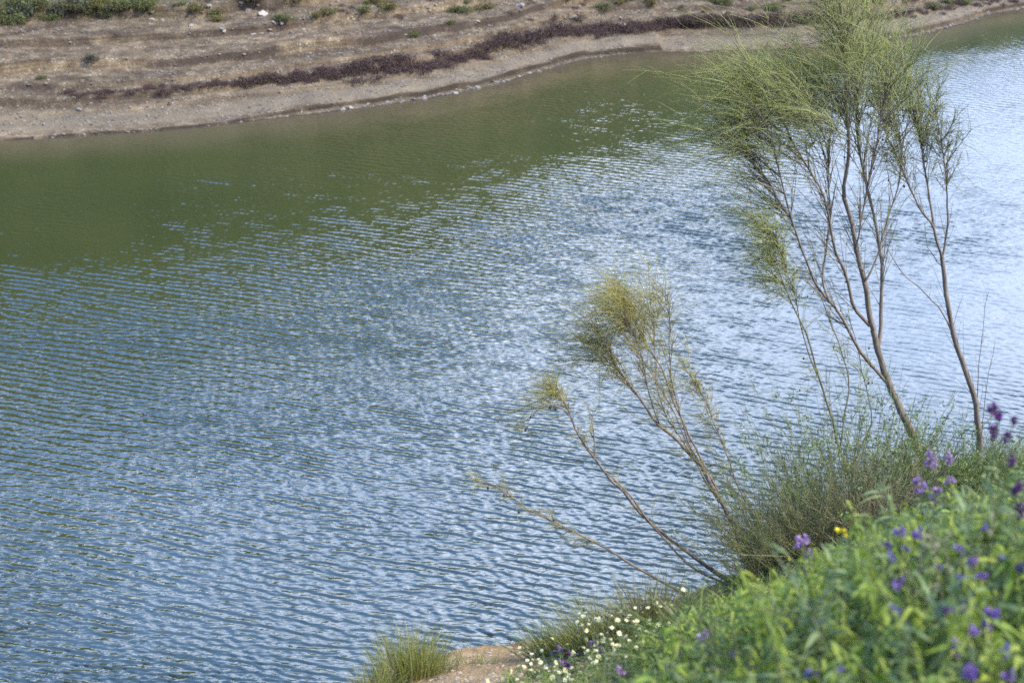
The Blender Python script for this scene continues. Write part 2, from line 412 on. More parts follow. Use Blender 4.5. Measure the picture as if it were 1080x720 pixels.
def make_far_bank():
    m, nt, b = mat('far_bank_earth')
    col, o = earth_nodes(nt, b)
    for nm, c, k in (('wet_and_shade', (0.026, 0.021, 0.016), 0.88), ('grass', (0.040, 0.050, 0.017), 0.9), ('ochre', (0.17, 0.115, 0.055), 0.6), ('dark', (0.036, 0.026, 0.022), 0.8), ('beach', (0.150, 0.122, 0.083), 0.6), ('scarp_shade', (0.034, 0.025, 0.020), 0.8)):
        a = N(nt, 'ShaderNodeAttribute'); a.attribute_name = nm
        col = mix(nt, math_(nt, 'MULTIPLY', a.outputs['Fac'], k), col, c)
    # scrub on the hill behind: dark bushes, olive herbs and straw in patches
    nh1 = noise(nt, o, 0.9, 5, 0.7); hill = ramp(nt, nh1, [(0.36, (0.014, 0.020, 0.009)), (0.48, (0.040, 0.047, 0.017)), (0.62, (0.10, 0.092, 0.040))])
    ah = N(nt, 'ShaderNodeAttribute'); ah.attribute_name = 'hill'; col = mix(nt, ah.outputs['Fac'], col, hill)
    nt.links.new(col, b.inputs['Base Color'])
    xs = np.r_[-160, -120, -90, -65, -50, -40, np.arange(-32, -19, 0.5), np.arange(-19, 20, 0.08), np.arange(20, 32, 0.5), 36, 45, 60, 90, 120, 160]
    ss = np.r_[-8, -4, -2, -1, -.5, np.arange(-0.25, 0.0, .04), np.arange(0, 0.85, 0.018), np.arange(.85, 1.4, .05), np.arange(1.4, 12.5, 0.045), np.arange(12.5, 40, 0.6), 45, 60, 90, 150, 260, 420]
    X, S, F = grid(xs, ss)
    Y = shore(X) + S; Z = far_z(X, S)
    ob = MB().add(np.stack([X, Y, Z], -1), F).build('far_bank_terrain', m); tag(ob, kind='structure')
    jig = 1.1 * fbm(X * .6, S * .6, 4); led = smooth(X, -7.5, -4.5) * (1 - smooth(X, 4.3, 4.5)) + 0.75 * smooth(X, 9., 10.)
    masks = dict(hill=smooth(S + 1.5 * jig, 11.2, 13.5),
        wet_and_shade=(1 - smooth(S + 0.3 * fbm(X * 2, S * 2, 3), 0.05, 0.16)) + (.35 + .65 * led) * (.55 + .45 * smooth(vnoise(X * 3.1, X * 0), .2, .5)) * smooth(S - ledge_s(X), -.02, .01) * (1 - smooth(S - ledge_s(X), .03, .06)),  # wet soil at the waterline, plus shade painted dark on the ledge face
        grass=smooth(S + 2.2 * jig, 7.6, 9.2) * (1 - smooth(X + 3 * jig, -10.5, -7.0)) + 1.0 * smooth(S + 2.5 * jig, 10.8, 13.0),
        ochre=smooth(S + 2.5 * jig, 6.6, 8.4) * smooth(X + 2 * jig, -8, -3.5) * (1 - smooth(S, 14, 18)),
        beach=smooth(S + .25 * jig, .45, .7) * (1 - smooth(S + .5 * jig, 1.3, 2.1)),
        scarp_shade=sum(k * smooth(S - terr(X, s0, ph), -.03, 0.) * (1 - smooth(S - terr(X, s0, ph), w - .02, w + .05)) * smooth(vnoise(X * .55 + ph, X * 0 + 3 * ph), .42, .62) for (s0, h, w, ph), k in zip(TERR, (.35, .6, .5, 1., .7, .8))),  # shade painted as broken dark lines on the terrace step faces
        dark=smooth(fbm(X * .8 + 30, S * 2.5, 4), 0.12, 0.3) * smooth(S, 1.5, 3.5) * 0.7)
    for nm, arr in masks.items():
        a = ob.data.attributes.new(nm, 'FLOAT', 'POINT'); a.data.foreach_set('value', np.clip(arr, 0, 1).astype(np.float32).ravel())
make_far_bank()

# ------------------------------------------------------------------ near bank ground
def make_near_bank():
    m, nt, b = mat('near_bank_soil')
    col, o = earth_nodes(nt, b, (2.05, 1.75, 1.40))
    n = noise(nt, o, 0.9, 4)
    col = mix(nt, math_(nt, 'MULTIPLY', ramp(nt, n, [(0.42, (0, 0, 0)), (0.6, (1, 1, 1))]), 0.5), col, (0.27, 0.20, 0.105))
    a = N(nt, 'ShaderNodeAttribute'); a.attribute_name = 'humus'
    col = mix(nt, math_(nt, 'MULTIPLY', a.outputs['Fac'], 0.9), col, (0.05, 0.048, 0.022))
    nt.links.new(col, b.inputs['Base Color'])
    xs = np.r_[-150, -100, -60, -40, np.arange(-28, -4, 0.5), np.arange(-4, 7, 0.055), np.arange(7, 28, 0.5), 40, 60, 100, 150]
    ys = np.r_[-120, -60, -30, -15, np.arange(-8, 2.4, 0.4), np.arange(2.4, 17, 0.055), np.arange(17, 30, 0.5)]
    X, Y, F = grid(xs, ys); Z = near_z(X, Y)
    ob = MB().add(np.stack([X, Y, Z], -1), F).build('near_bank_terrain', m); tag(ob, kind='structure')
    A = X / np.maximum(Y, .3)
    hum = smooth(X + 0.35 * fbm(X * 2, Y * 2, 3) - 0.14 * (Y - 9), 0.25, 0.8)
    at = ob.data.attributes.new('humus', 'FLOAT', 'POINT'); at.data.foreach_set('value', hum.astype(np.float32).ravel())
make_near_bank()
# ================================================================== FAR BANK DRESSING
def far_pt(x, s):
    x = np.asarray(x, float); s = np.asarray(s, float)
    return np.stack([x, shore(x) + s, far_z(x, s)], -1)
def far_s(px, py):
    """point of the far bank seen at a photograph pixel -> (x, s)"""
    Y = np.arange(44, 95, 0.05); p1 = P(px, py, 1.0); X = p1[0] * Y; Z = CAM_H + (p1[2] - CAM_H) * Y
    S = Y - shore(X); ok = (S > -0.5) & (far_z(X, S) >= Z)
    if not ok.any(): return X[-1], 12.0
    k = int(np.argmax(ok)); return X[k], S[k]
def copy_thing(root, loc, rz=0, s=1.0, label=None):
    r = root.copy(); COL.objects.link(r); r.location = [float(c) for c in loc]; r.rotation_euler = (0, 0, rz); r.scale = (s, s, s)
    if label: r['label'] = label
    for ch in list(root.children):
        c = ch.copy(); COL.objects.link(c); c.parent = r
        for g in list(ch.children):
            d = g.copy(); COL.objects.link(d); d.parent = c
    return r

# ---- stones
def stone_mat(name, c1, c2):
    m, nt, b = mat(name)
    tc = N(nt, 'ShaderNodeTexCoord'); oi = N(nt, 'ShaderNodeObjectInfo'); g = N(nt, 'ShaderNodeNewGeometry')
    n1 = noise(nt, tc.outputs['Object'], 4, 5, 0.65)
    x = math_(nt, 'FRACT', math_(nt, 'ADD', oi.outputs['Random'], g.outputs['Random Per Island']))
    col = mix(nt, x, c1, c2)
    col = mix(nt, 0.6, col, ramp(nt, n1, [(0.3, (0.3, 0.3, 0.3)), (0.7, (0.85, 0.85, 0.85))]), 'SOFT_LIGHT')
    nt.links.new(col, b.inputs['Base Color']); b.inputs['Roughness'].default_value = 0.9
    bp = N(nt, 'ShaderNodeBump'); bp.inputs['Distance'].default_value = 0.03; nt.links.new(n1, bp.inputs['Height']); nt.links.new(bp.outputs[0], b.inputs['Normal'])
    return m
M_PALE = stone_mat('pale_stone', (0.24, 0.21, 0.17), (0.12, 0.10, 0.08))
M_GRAV = stone_mat('gravel_stone', (0.15, 0.125, 0.092), (0.05, 0.040, 0.032))
def rock_shape(seed, v):
    r = np.random.RandomState(seed); d = v.copy()
    for i in range(7):
        n = nrm(r.randn(3)); h = 0.55 + 0.3 * r.rand(); k = np.maximum(d @ n - h, 0); d = d - k[:, None] * n
    d = d * (1 + 0.12 * r.randn(len(d), 1)) * np.array([1.2, 0.85, 0.6]); return d
def far_stones():
    protos = []
    for i in range(5):
        me = MB().add(rock_shape(i, ICO2[0]), ICO2[1]).mesh('stone', M_PALE, smooth_=False); protos.append(me)
    r = np.random.RandomState(21); n = 0
    def put(x, s, size, label, group):
        nonlocal n
        p = far_pt([x], [s])[0]
        o = bpy.data.objects.new('stone', protos[n % 5]); COL.objects.link(o); n += 1
        o.location = (p[0], p[1], p[2] + 0.12 * size); k = size * (0.8 + 0.5 * r.rand())
        o.scale = (k, k * (0.7 + 0.5 * r.rand()), k * (0.6 + 0.5 * r.rand())); o.rotation_euler = (r.randn() * .25, r.randn() * .25, r.rand() * 6.28)
        tag(o, label, 'stone', group)
    A = 'pale stone in the loose rubble high on the far bank'
    for i in range(60):
        px = 130 + 200 * r.rand() + 150 * max(0, r.randn()); py = 6 + 34 * r.rand() - 0.02 * (px - 130)
        x, s = far_s(px, max(py, 1)); put(x, s, 0.03 + 0.05 * r.rand() ** 2, A, 'rubble stones on the far bank')
    B = 'pale stone washed up along the far waterline'
    for i in range(75):
        if i < 50: px = 360 + 235 * r.rand()
        else: px = 905 + 150 * r.rand()
        x = PZ(px, np.interp(px, [a for a, b in _sp], [b for a, b in _sp]))[0]
        put(x, 0.03 + 0.36 * r.rand(), 0.03 + 0.05 * r.rand() ** 2, B, 'stones along the far waterline')
    C = 'small pale stone lying on the far gravel beach'
    for i in range(60):
        px = 1060 * r.rand(); pyb = np.interp(px, [a for a, b in _sp], [b for a, b in _sp])
        x, s = far_s(px, max(2, pyb - 8 - 60 * r.rand())); put(x, s, 0.025 + 0.045 * r.rand() ** 2, C, 'stones on the far gravel beach')
    for (px, py, sz, lab) in ((603, 20, .17, 'long white rock beside the dark scrub strip, nearer the middle'), (655, 27, .15, 'square white rock at the upper edge of the dark scrub strip'),
                              (202, 28, .10, 'white boulder at the lower edge of the green thicket'), (548, 7, .16, 'pale boulder near the top of the far bank above the dark scrub'),
                              (278, 16, .2, 'big pale grey boulder in the rubble slope'), (262, 12, .14, 'smaller pale boulder beside the big grey boulder')):
        x, s = far_s(px, py); put(x, s, sz, lab, None)
    # countless pebbles
    nP = 20000; X = r.uniform(-18, 18, nP); S = 0.05 + 11 * r.rand(nP) ** 1.2
    cl = vnoise(X * 1.3, S * 2.2 + 60); keep = cl > 0.38; X, S = X[keep], S[keep]
    C0 = far_pt(X, S); sz = 0.012 + 0.038 * r.rand(len(X)) ** 2.2
    v = ICO1[0][None] * np.array([1.2, 1, .6]) * (1 + .15 * r.randn(len(X), len(ICO1[0]), 1)) * sz[:, None, None] + C0[:, None]
    F = (np.arange(len(X))[:, None, None] * len(ICO1[0]) + ICO1[1][None]).reshape(-1, 3)
    o = MB().add(v.reshape(-1, 3), F).build('gravel', M_GRAV, smooth_=False); tag(o, kind='stuff')
far_stones()

# ---- dark brushwood strip and other scrub
M_HEATH = leaf_mat('dark_brushwood', (0.036, 0.018, 0.016), (0.060, 0.032, 0.027), (0.10, 0.062, 0.05), trans=0.0, rough=0.9)
M_FARGREEN = leaf_mat('far_scrub_leaf', (0.07, 0.085, 0.026), (0.13, 0.145, 0.04), (0.20, 0.19, 0.06), trans=0.3)
M_FARDARK = leaf_mat('far_dark_leaf', (0.030, 0.040, 0.022), (0.055, 0.066, 0.034), (0.08, 0.09, 0.045), trans=0.1)
M_FARYEL = leaf_mat('far_yellow_leaf', (0.10, 0.085, 0.02), (0.17, 0.14, 0.03), (0.12, 0.12, 0.035), trans=0.2)
M_STRAW = leaf_mat('dry_grass', (0.09, 0.072, 0.046), (0.15, 0.122, 0.08), (0.23, 0.195, 0.13), trans=0.15)
M_TWIG = bark_mat('far_twig', (0.05, 0.032, 0.026), (0.11, 0.08, 0.065))
def scrub_mesh(seed, w, h, nst, nleaf, m_leaf, leaf_l=0.06):
    r = np.random.RandomState(seed)
    b = np.c_[r.randn(nst) * w * .22, r.randn(nst) * w * .18, np.zeros(nst) - 0.03]
    d = np.c_[r.randn(nst) * .55, r.randn(nst) * .5, 0.6 + r.rand(nst)]; L = h * (.6 + .55 * r.rand(nst))
    v, f, c = strands(b, d, L, np.c_[r.randn(nst) * .05, r.randn(nst) * .05, -.05 * r.rand(nst)], 0.006, 3, 3)
    mb = MB().add(v, f, 1)
    i = r.randint(0, nst, nleaf); t = r.uniform(.25, 1, nleaf)
    p = b[i] + nrm(d[i]) * (L[i] * t)[:, None] + r.randn(nleaf, 3) * .035
    v, f = blades(p, r.randn(nleaf, 3) + [0, 0, .6], leaf_l * (.6 + .8 * r.rand(nleaf)), leaf_l * .45, r.randn(nleaf, 3) * .01, 2, 'leaf', side=r.randn(nleaf, 3))
    mb.add(v, f, 0)
    return mb.mesh('scrub', [m_leaf, M_TWIG])
def far_scrub():
    r = np.random.RandomState(5)
    hm = [scrub_mesh(100 + i, 0.62, 0.21, 70, 230, M_HEATH, 0.045) for i in range(5)]
    strip = [(85, 97), (180, 92), (265, 85), (330, 80), (400, 73), (440, 68), (475, 62), (520, 48), (560, 36), (600, 32), (650, 28), (720, 25), (790, 22), (870, 20)]
    sx = [a for a, b in strip]; sy = [b for a, b in strip]; n = 0
    for px in np.r_[np.arange(70, 300, 2.6), np.arange(300, 880, 2.3)]:
        g = smooth(np.array([px]), 230, 330)[0]
        if r.rand() > 0.85 + 0.2 * g: continue
        py = np.interp(px, sx, sy) + r.randn() * (2.2 + 2.2 * (1 if 380 < px < 640 else 0)) 
        x, s = far_s(px + 2 * r.randn(), py + 3); p = far_pt([x], [s])[0]
        o = bpy.data.objects.new('brushwood_shrub', hm[n % 5]); COL.objects.link(o); n += 1
        k = (0.40 + 0.65 * r.rand()) * (0.62 + 0.40 * g); o.location = p; o.scale = (k * 1.25, k, k * (.8 + .4 * r.rand())); o.rotation_euler = (0, 0, r.rand() * 6.28)
        tag(o, 'low dark purplish brown shrub in the strip of brushwood along the far bank', 'shrub', 'dark brushwood along the far bank')
    for px in np.arange(905, 1075, 4.5):
        x, s = far_s(px, np.interp(px, [900, 960, 1010, 1080], [22, 18, 6, -6]) + 3 * r.randn()); p = far_pt([x], [s])[0]
        o = bpy.data.objects.new('brushwood_shrub', hm[n % 5]); COL.objects.link(o); n += 1
        k = .4 + .5 * r.rand(); o.location = p; o.scale = (k * 1.2, k, k); o.rotation_euler = (0, 0, r.rand() * 6.28)
        tag(o, 'low dark brown shrub behind the tall tree, on the bend of the far bank', 'shrub', 'dark brushwood on the bend of the far bank')
    # green thicket, upper left
    gm = [scrub_mesh(200 + i, 0.9, 0.45, 60, 900, (M_FARGREEN, M_FARGREEN, M_FARYEL, M_FARDARK)[i % 4], 0.07) for i in range(8)]
    for i in range(62):
        px = -15 + 170 * r.rand() ** .9; py = 2 + 24 * r.rand() * (1 - px / 260)
        x, s = far_s(px, py + 2); p = far_pt([x], [s])[0]
        o = bpy.data.objects.new('thicket_shrub', gm[(0, 1, 4, 7, 2, 0, 6, 5, 3)[i % 9]]); COL.objects.link(o)
        k = .3 + .55 * r.rand() ** 1.5; o.location = p; o.scale = (k * 1.15, k, k * (.7 + .5 * r.rand())); o.rotation_euler = (0, 0, r.rand() * 6.28)
        tag(o, 'green leafy shrub in the thicket at the top of the far bank', 'shrub', 'green thicket at the top of the far bank')
    x, s = far_s(17, 22); o = bpy.data.objects.new('round_shrub', gm[3]); COL.objects.link(o); o.location = far_pt([x], [s])[0]; o.scale = (1, 1, 1.15)
    tag(o, 'dark round shrub standing in front of the green thicket', 'shrub')
    singles = [(43, 84, .28, 0, 'small green shrub alone on the bare slope below the green thicket'), (97, 68, .4, 7, 'grey green cushion shrub above the long ledge'),
               (475, 26, .3, 0, 'small green shrub on the slope above the broadest brushwood'), (437, 40, .42, 5, 'low green patch shrub between two rubble patches'),
               (742, 14, .22, 2, 'small yellow shrub above the brushwood, nearest the tall tree'), (768, 15, .2, 2, 'tiny yellow green shrub right beside the small yellow one'),
               (688, 9, .3, 6, 'ochre shrub at the top of the bank above the square white rock')]
    for px, py, k, i, lab in singles:
        x, s = far_s(px, py); o = bpy.data.objects.new('bank_shrub', gm[i]); COL.objects.link(o); o.location = far_pt([x], [s])[0]; o.scale = (k, k, k)
        tag(o, lab, 'shrub')
    for i in range(75):
        px = 180 + 880 * r.rand(); py = 1 + 22 * r.rand() ** 1.3
        if px > 560: py *= .5
        x, s = far_s(px, py); o = bpy.data.objects.new('dry_shrub', gm[2] if r.rand() < .25 else (hm[i % 5] if r.rand() < .5 else gm[(0, 4, 5)[i % 3]])); COL.objects.link(o); o.location = far_pt([x], [s])[0]
        k = .25 + .4 * r.rand(); o.scale = (k * 1.2, k, k * .8); o.rotation_euler = (0, 0, r.rand() * 6.28)
        tag(o, 'small dry shrub scattered on the upper slope of the far bank', 'shrub', 'scattered shrubs on the far slope')
    # straw and withered grass, uncountable
    n = 26000; X = r.uniform(-18, 18.5, n); S = 1.0 + 12 * r.rand(n)
    dn = fbm(X * .7 + 5, S * 1.5 + 20, 4); keep = dn + 0.02 * (S - 5) > 0.02 + .1 * r.rand(n); X, S = X[keep], S[keep]; n = len(X)
    b = far_pt(X, S); b[:, 2] -= .01
    v, f = blades(b, np.c_[r.randn(n) * .6, r.randn(n) * .6, np.ones(n)], .06 + .09 * r.rand(n), .014, np.c_[r.randn(n, 2) * .03, -.02 * np.ones(n)], 2, 'grass', side=r.randn(n, 3))
    o = MB().add(v, f).build('dry_grass', M_STRAW); tag(o, kind='stuff')
far_scrub()
# ================================================================== BROOM TREES ON THE NEAR BANK
M_BARK = bark_mat('broom_bark', (0.075, 0.060, 0.045), (0.20, 0.165, 0.13))
M_BARKG = bark_mat('broom_young_bark', (0.075, 0.068, 0.040), (0.15, 0.13, 0.085))
M_NEEDLE = leaf_mat('broom_twigs', (0.25, 0.28, 0.10), (0.38, 0.405, 0.145), (0.50, 0.49, 0.21), trans=0.42)
M_NEEDLE2 = leaf_mat('broom_yellow_twigs', (0.31, 0.30, 0.09), (0.45, 0.41, 0.13), (0.54, 0.46, 0.18), trans=0.45)
M_NEEDLEG = leaf_mat('broom_grey_twigs', (0.16, 0.185, 0.07), (0.24, 0.26, 0.10), (0.33, 0.33, 0.15), trans=0.4)
M_POD = leaf_mat('seed_pod', (0.015, 0.011, 0.010), (0.035, 0.022, 0.018), trans=0, rough=.7)
POD = MB().add(ICO1[0] * np.array([.0065, .0065, .009]), ICO1[1]).mesh('seed_pod', M_POD)

class Tree:
    def __init__(self, name, base, label, bark, needle, group=None):
        self.base = np.array(base, float); self.root = thing(name, base, label, 'tree', group)
        self.bark, self.needle = bark, needle; self.tw = MB(); self.fine = MB(); self.limbs = []; self.podpts = []
    def limb(self, px, r0, r1, name='branch', y0=0.0, y1=0.0, n=26, wig=0.010, Y=None):
        """px: photograph pixels along the limb; y0,y1 depth offset from the base at its two ends"""
        Yb = self.base[1] if Y is None else Y
        m = len(px); ys = np.linspace(y0, y1, m)
        pts = np.array([P(a, b, Yb + dy) for (a, b), dy in zip(px, ys)])
        c = spline(pts, n); c = c + wig * np.c_[vnoise(np.arange(n) * .6 + R.rand() * 99, np.zeros(n)) - .5, vnoise(np.arange(n) * .6 + R.rand() * 99, np.zeros(n)) - .5, np.zeros(n)]
        rr = r0 + (r1 - r0) * np.linspace(0, 1, n) ** .85
        v, f = tube(c, rr, 7, 0.05)
        MB().add(v, f).build(name, self.bark, self.root, origin=self.base)
        self.limbs.append((c, rr)); return c
    def shoots(self, c, t0, t1, n, L, lean, spread=.35, r=.0035, bare=False):
        """bare side shoots off a limb, brushed by the wind towards `lean`"""
        t = t0 + (t1 - t0) * R.rand(n); k = t * (len(c) - 1); i = np.clip(k.astype(int), 0, len(c) - 2); fr = (k - i)[:, None]
        b = c[i] * (1 - fr) + c[i + 1] * fr; tan = nrm(c[i + 1] - c[i])
        d = nrm(tan + spread * R.randn(n, 3) + np.asarray(lean))
        Ls = L * (.5 + .8 * R.rand(n)); bend = np.c_[R.randn(n) * .06, R.randn(n) * .06, .04 + .05 * R.randn(n)] * L * 2
        v, f, cc = strands(b, d, Ls, bend, r * (.7 + .6 * R.rand(n)), 5, 4, .35)
        self.tw.add(v, f); return cc
    def spray(self, cc, per, L, lean, spread=.62, r=.0018, t0=.2, droop=-.05, mb=None, fork=True):
        """thin green twigs from every shoot centreline cc[n,seg+1,3]"""
        n, s, _ = cc.shape
        k = (t0 + (1 - t0) * R.rand(n, per)) * (s - 1); i = np.clip(k.astype(int), 0, s - 2); fr = (k - i)[..., None]
        j = np.arange(n)[:, None]
        b = (cc[j, i] * (1 - fr) + cc[j, i + 1] * fr).reshape(-1, 3); tan = nrm(cc[j, i + 1] - cc[j, i]).reshape(-1, 3)
        m = len(b); d = nrm(.8 * tan + spread * R.randn(m, 3) + np.asarray(lean))
        Ls = L * (.45 + .8 * R.rand(m)); bend = np.c_[np.full(m, -.05) + .05 * R.randn(m), .05 * R.randn(m), droop * (.4 + R.rand(m))] * (Ls[:, None] / .3)
        v, f, c2 = strands(b, d, Ls, bend, r * (.7 + .7 * R.rand(m)), 4, 3, .4)
        (mb or self.fine).add(v, f)
        if fork:
            kk = m // 2; q = R.randint(0, m, kk); jj = R.randint(1, 4, kk); tb = nrm(c2[q, jj + 1] - c2[q, jj])
            v, f, _ = strands(c2[q, jj], tb + .45 * R.randn(kk, 3) + (0, 0, .1), Ls[q] * (.35 + .3 * R.rand(kk)), .03 * R.randn(kk, 3) * (L / .3), r * .8, 3, 3, .4); (mb or self.fine).add(v, f)
        return c2
    def pods(self, cc, n):
        for q in range(n):
            i = R.randint(len(cc)); j = R.randint(1, cc.shape[1]); p = cc[i, j] + np.array([0, 0, -.02])
            o = bpy.data.objects.new('seed_pod', POD); COL.objects.link(o); o.parent = self.root
            o.location = [float(x) for x in (p - self.base)]; k = .7 + .6 * R.rand(); o.scale = (k, k, k)
    def finish(self):
        if self.tw.n: self.tw.build('twig_sprays', self.bark, self.root, origin=self.base)
        if self.fine.n: self.fine.build('foliage', self.needle, self.root, origin=self.base)

# ---- the tall tree -------------------------------------------------
def base_at(px, Y):
    # stem foot on the ground below this pixel column at depth Y
    p = P(px, 500, Y); return np.array([p[0], Y, gz(p[0], Y) - .04])
YT = 12.9
B = base_at(992, YT)
T = Tree('tall_broom_tree', B, 'tall broom tree with a green feathery crown reaching over the far bank', M_BARK, M_NEEDLE)
def pxof(p):
    p = np.asarray(p); fy = p[1] * cP - (p[2] - CAM_H) * sP; v = p[1] * sP + (p[2] - CAM_H) * cP
    return (540 + FPX * p[0] / fy, 360 - FPX * v / fy)
t0 = T.limb([pxof(B), (987, 516), (974, 488), (960, 453), (950, 432), (939, 408), (933, 393), (926, 370), (921, 348)], .034, .021, 'trunk', 0, -.05)
a = T.limb([(926, 368), (929, 345), (930, 317), (931, 283), (927, 257), (922, 227), (913, 190), (906, 155), (903, 110), (905, 60)], .015, .004, y0=-.05, y1=.25)
b = T.limb([(921, 348), (917, 333), (912, 300), (903, 263), (897, 230), (890, 205), (893, 183), (895, 150), (893, 117), (890, 67), (887, 20), (884, -20)], .021, .004, y0=-.05, y1=-.15)
c = T.limb([(917, 343), (908, 333), (900, 323), (893, 290), (880, 263), (875, 230), (867, 203), (853, 178), (833, 143), (815, 108), (798, 84)], .013, .0035, y0=-.05, y1=-.35)
d = T.limb([(939, 408), (922, 388), (907, 370), (887, 333), (870, 312), (861, 300), (853, 280), (843, 257), (835, 230), (828, 205), (820, 175), (813, 140), (800, 118)], .014, .003, y0=-.03, y1=-.5)
e = T.limb([(875, 318), (868, 295), (872, 262), (876, 230), (873, 195), (872, 160), (862, 120), (850, 90)], .008, .003, y0=-.25, y1=.1)
g = T.limb([(912, 300), (925, 270), (935, 235), (948, 190), (950, 150), (938, 105), (925, 70)], .007, .003, y0=-.1, y1=.3)
h = T.limb([(903, 263), (912, 215), (920, 175), (928, 130), (935, 95)], .006, .0025, y0=-.1, y1=-.3)
k = T.limb([(838, 240), (818, 205), (800, 175), (783, 153)], .0055, .002, y0=-.3, y1=-.5)
for q, (lim, lean, n, t1) in enumerate(((a, (-.05, 0, .3), 34, 1), (b, (-.1, 0, .35), 46, 1), (c, (-.45, 0, .15), 36, 1), (d, (-.5, 0, .1), 34, 1), (e, (-.3, 0, .25), 30, 1), (g, (.05, 0, .3), 30, 1), (h, (.05, 0, .3), 22, 1), (k, (-.5, 0, .2), 12, 1))):
    cc = T.shoots(lim, .58, t1, n, .36, lean, spread=.45)
    T.spray(cc, 9, .34, np.array(lean) * .8 + (-.10, 0, .14))
    cb = T.shoots(lim, .08, .65, 26, .36, lean, r=.0028, spread=.3); T.pods(cb, 3)
    T.spray(cb, 2, .10, lean)
# the outermost sprays, pulled out to the left
for (px, py, dy) in ((786, 100, -.3), (800, 70, -.2), (835, 62, 0), (860, 70, .1), (822, 95, -.3), (838, 88, -.5), (856, 106, -.55), (872, 62, -.4), (795, 122, -.4), (845, 100, -.1), (778, 118, -.4), (880, 40, 0), (890, 15, 0), (868, 95, .1), (915, 60, .2), (928, 90, .2), (940, 100, .3)):
    p = P(px + 22, py + 34, YT + dy); n = 9
    lean = np.array((-.68, 0, .55)) if px < 870 else np.array((-.05, 0, .8))
    v, f, cc = strands(p + .06 * R.randn(n, 3), lean + .28 * R.randn(n, 3), .26 + .1 * R.rand(n), np.array([-.03, 0, -.04]) + .02 * R.randn(n, 3), .0026, 5, 4, .4); T.tw.add(v, f)
    T.spray(cc, 12, .30, lean * .35 + (-.02, 0, .10), droop=-.07)
T.finish()

# ---- slender tree to its right -------------------------------------
YS = 13.1; B = base_at(1031, YS)
S = Tree('slender_broom_tree', B, 'slender broom tree with dark bare stem forking upward, right of the tall tree', M_BARK, M_NEEDLEG)
s0 = S.limb([pxof(B), (1030, 505), (1032, 480), (1033, 462), (1030, 437), (1028, 420), (1020, 397), (1012, 372), (1005, 350), (1000, 325), (997, 300), (993, 272)], .026, .014, 'trunk')
s1 = S.limb([(993, 272), (988, 255), (983, 237), (972, 222), (960, 200), (953, 180), (943, 160), (933, 138), (930, 115)], .010, .003, y1=-.2)
s2 = S.limb([(986, 250), (983, 225), (979, 200), (976, 180), (971, 150), (962, 115), (955, 90)], .009, .003, y1=.15)
s3 = S.limb([(993, 272), (998, 250), (1000, 230), (999, 205), (998, 187), (994, 160), (990, 133), (981, 108)], .009, .0025, y1=.1)
s4 = S.limb([(1003, 348), (992, 326), (983, 317), (970, 303), (957, 293), (945, 278), (937, 265), (930, 250)], .0055, .002, y1=-.2)
s5 = S.limb([(1031, 430), (1032, 400), (1034, 367), (1038, 335), (1042, 307)], .0035, .0015, y0=.05, y1=.1)
s6 = S.limb([(1034, 470), (1038, 433), (1042, 400), (1048, 367)], .0035, .0015, y0=-.05, y1=-.1)
s7 = S.limb([(996, 285), (983, 268), (977, 255), (975, 235)], .004, .0015)
for lim, lean in ((s1, (-.1, 0, .3)), (s2, (0, 0, .3)), (s3, (.1, 0, .3))):
    cc = S.shoots(lim, .42, 1, 26, .26, lean, r=.0025, spread=.42); S.spray(cc, 15, .20, np.array(lean) + (.06, 0, -.05), droop=-.15); S.pods(cc, 7)
    S.spray(S.shoots(lim, .3, .8, 6, .2, lean, r=.002), 2, .12, lean)
for lim in (s5, s6, s4): S.shoots(lim, .3, 1, 6, .12, (0, 0, .4), r=.0014)
S.shoots(s0, .15, .8, 18, .30, (-.05, 0, .45), r=.002)
for lim in (s1, s2, s3): S.shoots(lim, .05, .6, 12, .24, (0, 0, .4), r=.0018)
S.finish()

# ---- thin leaning stem with a yellowish tuft -------------------------
YL = 12.5; B = base_at(912, YL)
L_ = Tree('leaning_broom_tree', B, 'thin leaning broom tree with an olive tuft, left of the tall tree', M_BARKG, M_NEEDLE)
l0 = L_.limb([pxof(B), (895, 500), (883, 465), (877, 440), (869, 415), (863, 397), (856, 370), (850, 350), (840, 330), (830, 308), (823, 290), (817, 268), (812, 250), (803, 236)], .011, .003, 'trunk')
l1 = L_.limb([(863, 397), (853, 372), (843, 340), (838, 310), (826, 275), (818, 250)], .005, .002, y1=-.2)
l2 = L_.limb([(886, 470), (890, 440), (896, 410), (890, 380), (880, 350), (868, 320), (858, 290)], .0065, .0025, y1=.3)
l3 = L_.limb([(895, 500), (912, 462), (920, 440), (914, 412), (908, 385), (900, 350), (893, 330)], .007, .002, y0=.1, y1=.4)
cc = L_.shoots(l0, .72, 1, 26, .24, (-.5, 0, .25), r=.0022); L_.spray(cc, 13, .22, (-.3, 0, .10))
cc = L_.shoots(l1, .7, 1, 14, .22, (-.45, 0, .25), r=.0022); L_.spray(cc, 11, .20, (-.3, 0, .05))
cc = L_.shoots(l1, .5, 1, 12, .20, (-.2, 0, .3), r=.002); L_.spray(cc, 12, .16, (-.3, 0, .05)); L_.pods(cc, 6)
for lim in (l0, l1, l2, l3):
    cc = L_.shoots(lim, .25, .95, 16, .19, (-.1, 0, .25), r=.0018, spread=.5); L_.spray(cc, 5, .10, (-.1, 0, .1)); L_.pods(cc, 7)
L_.finish()

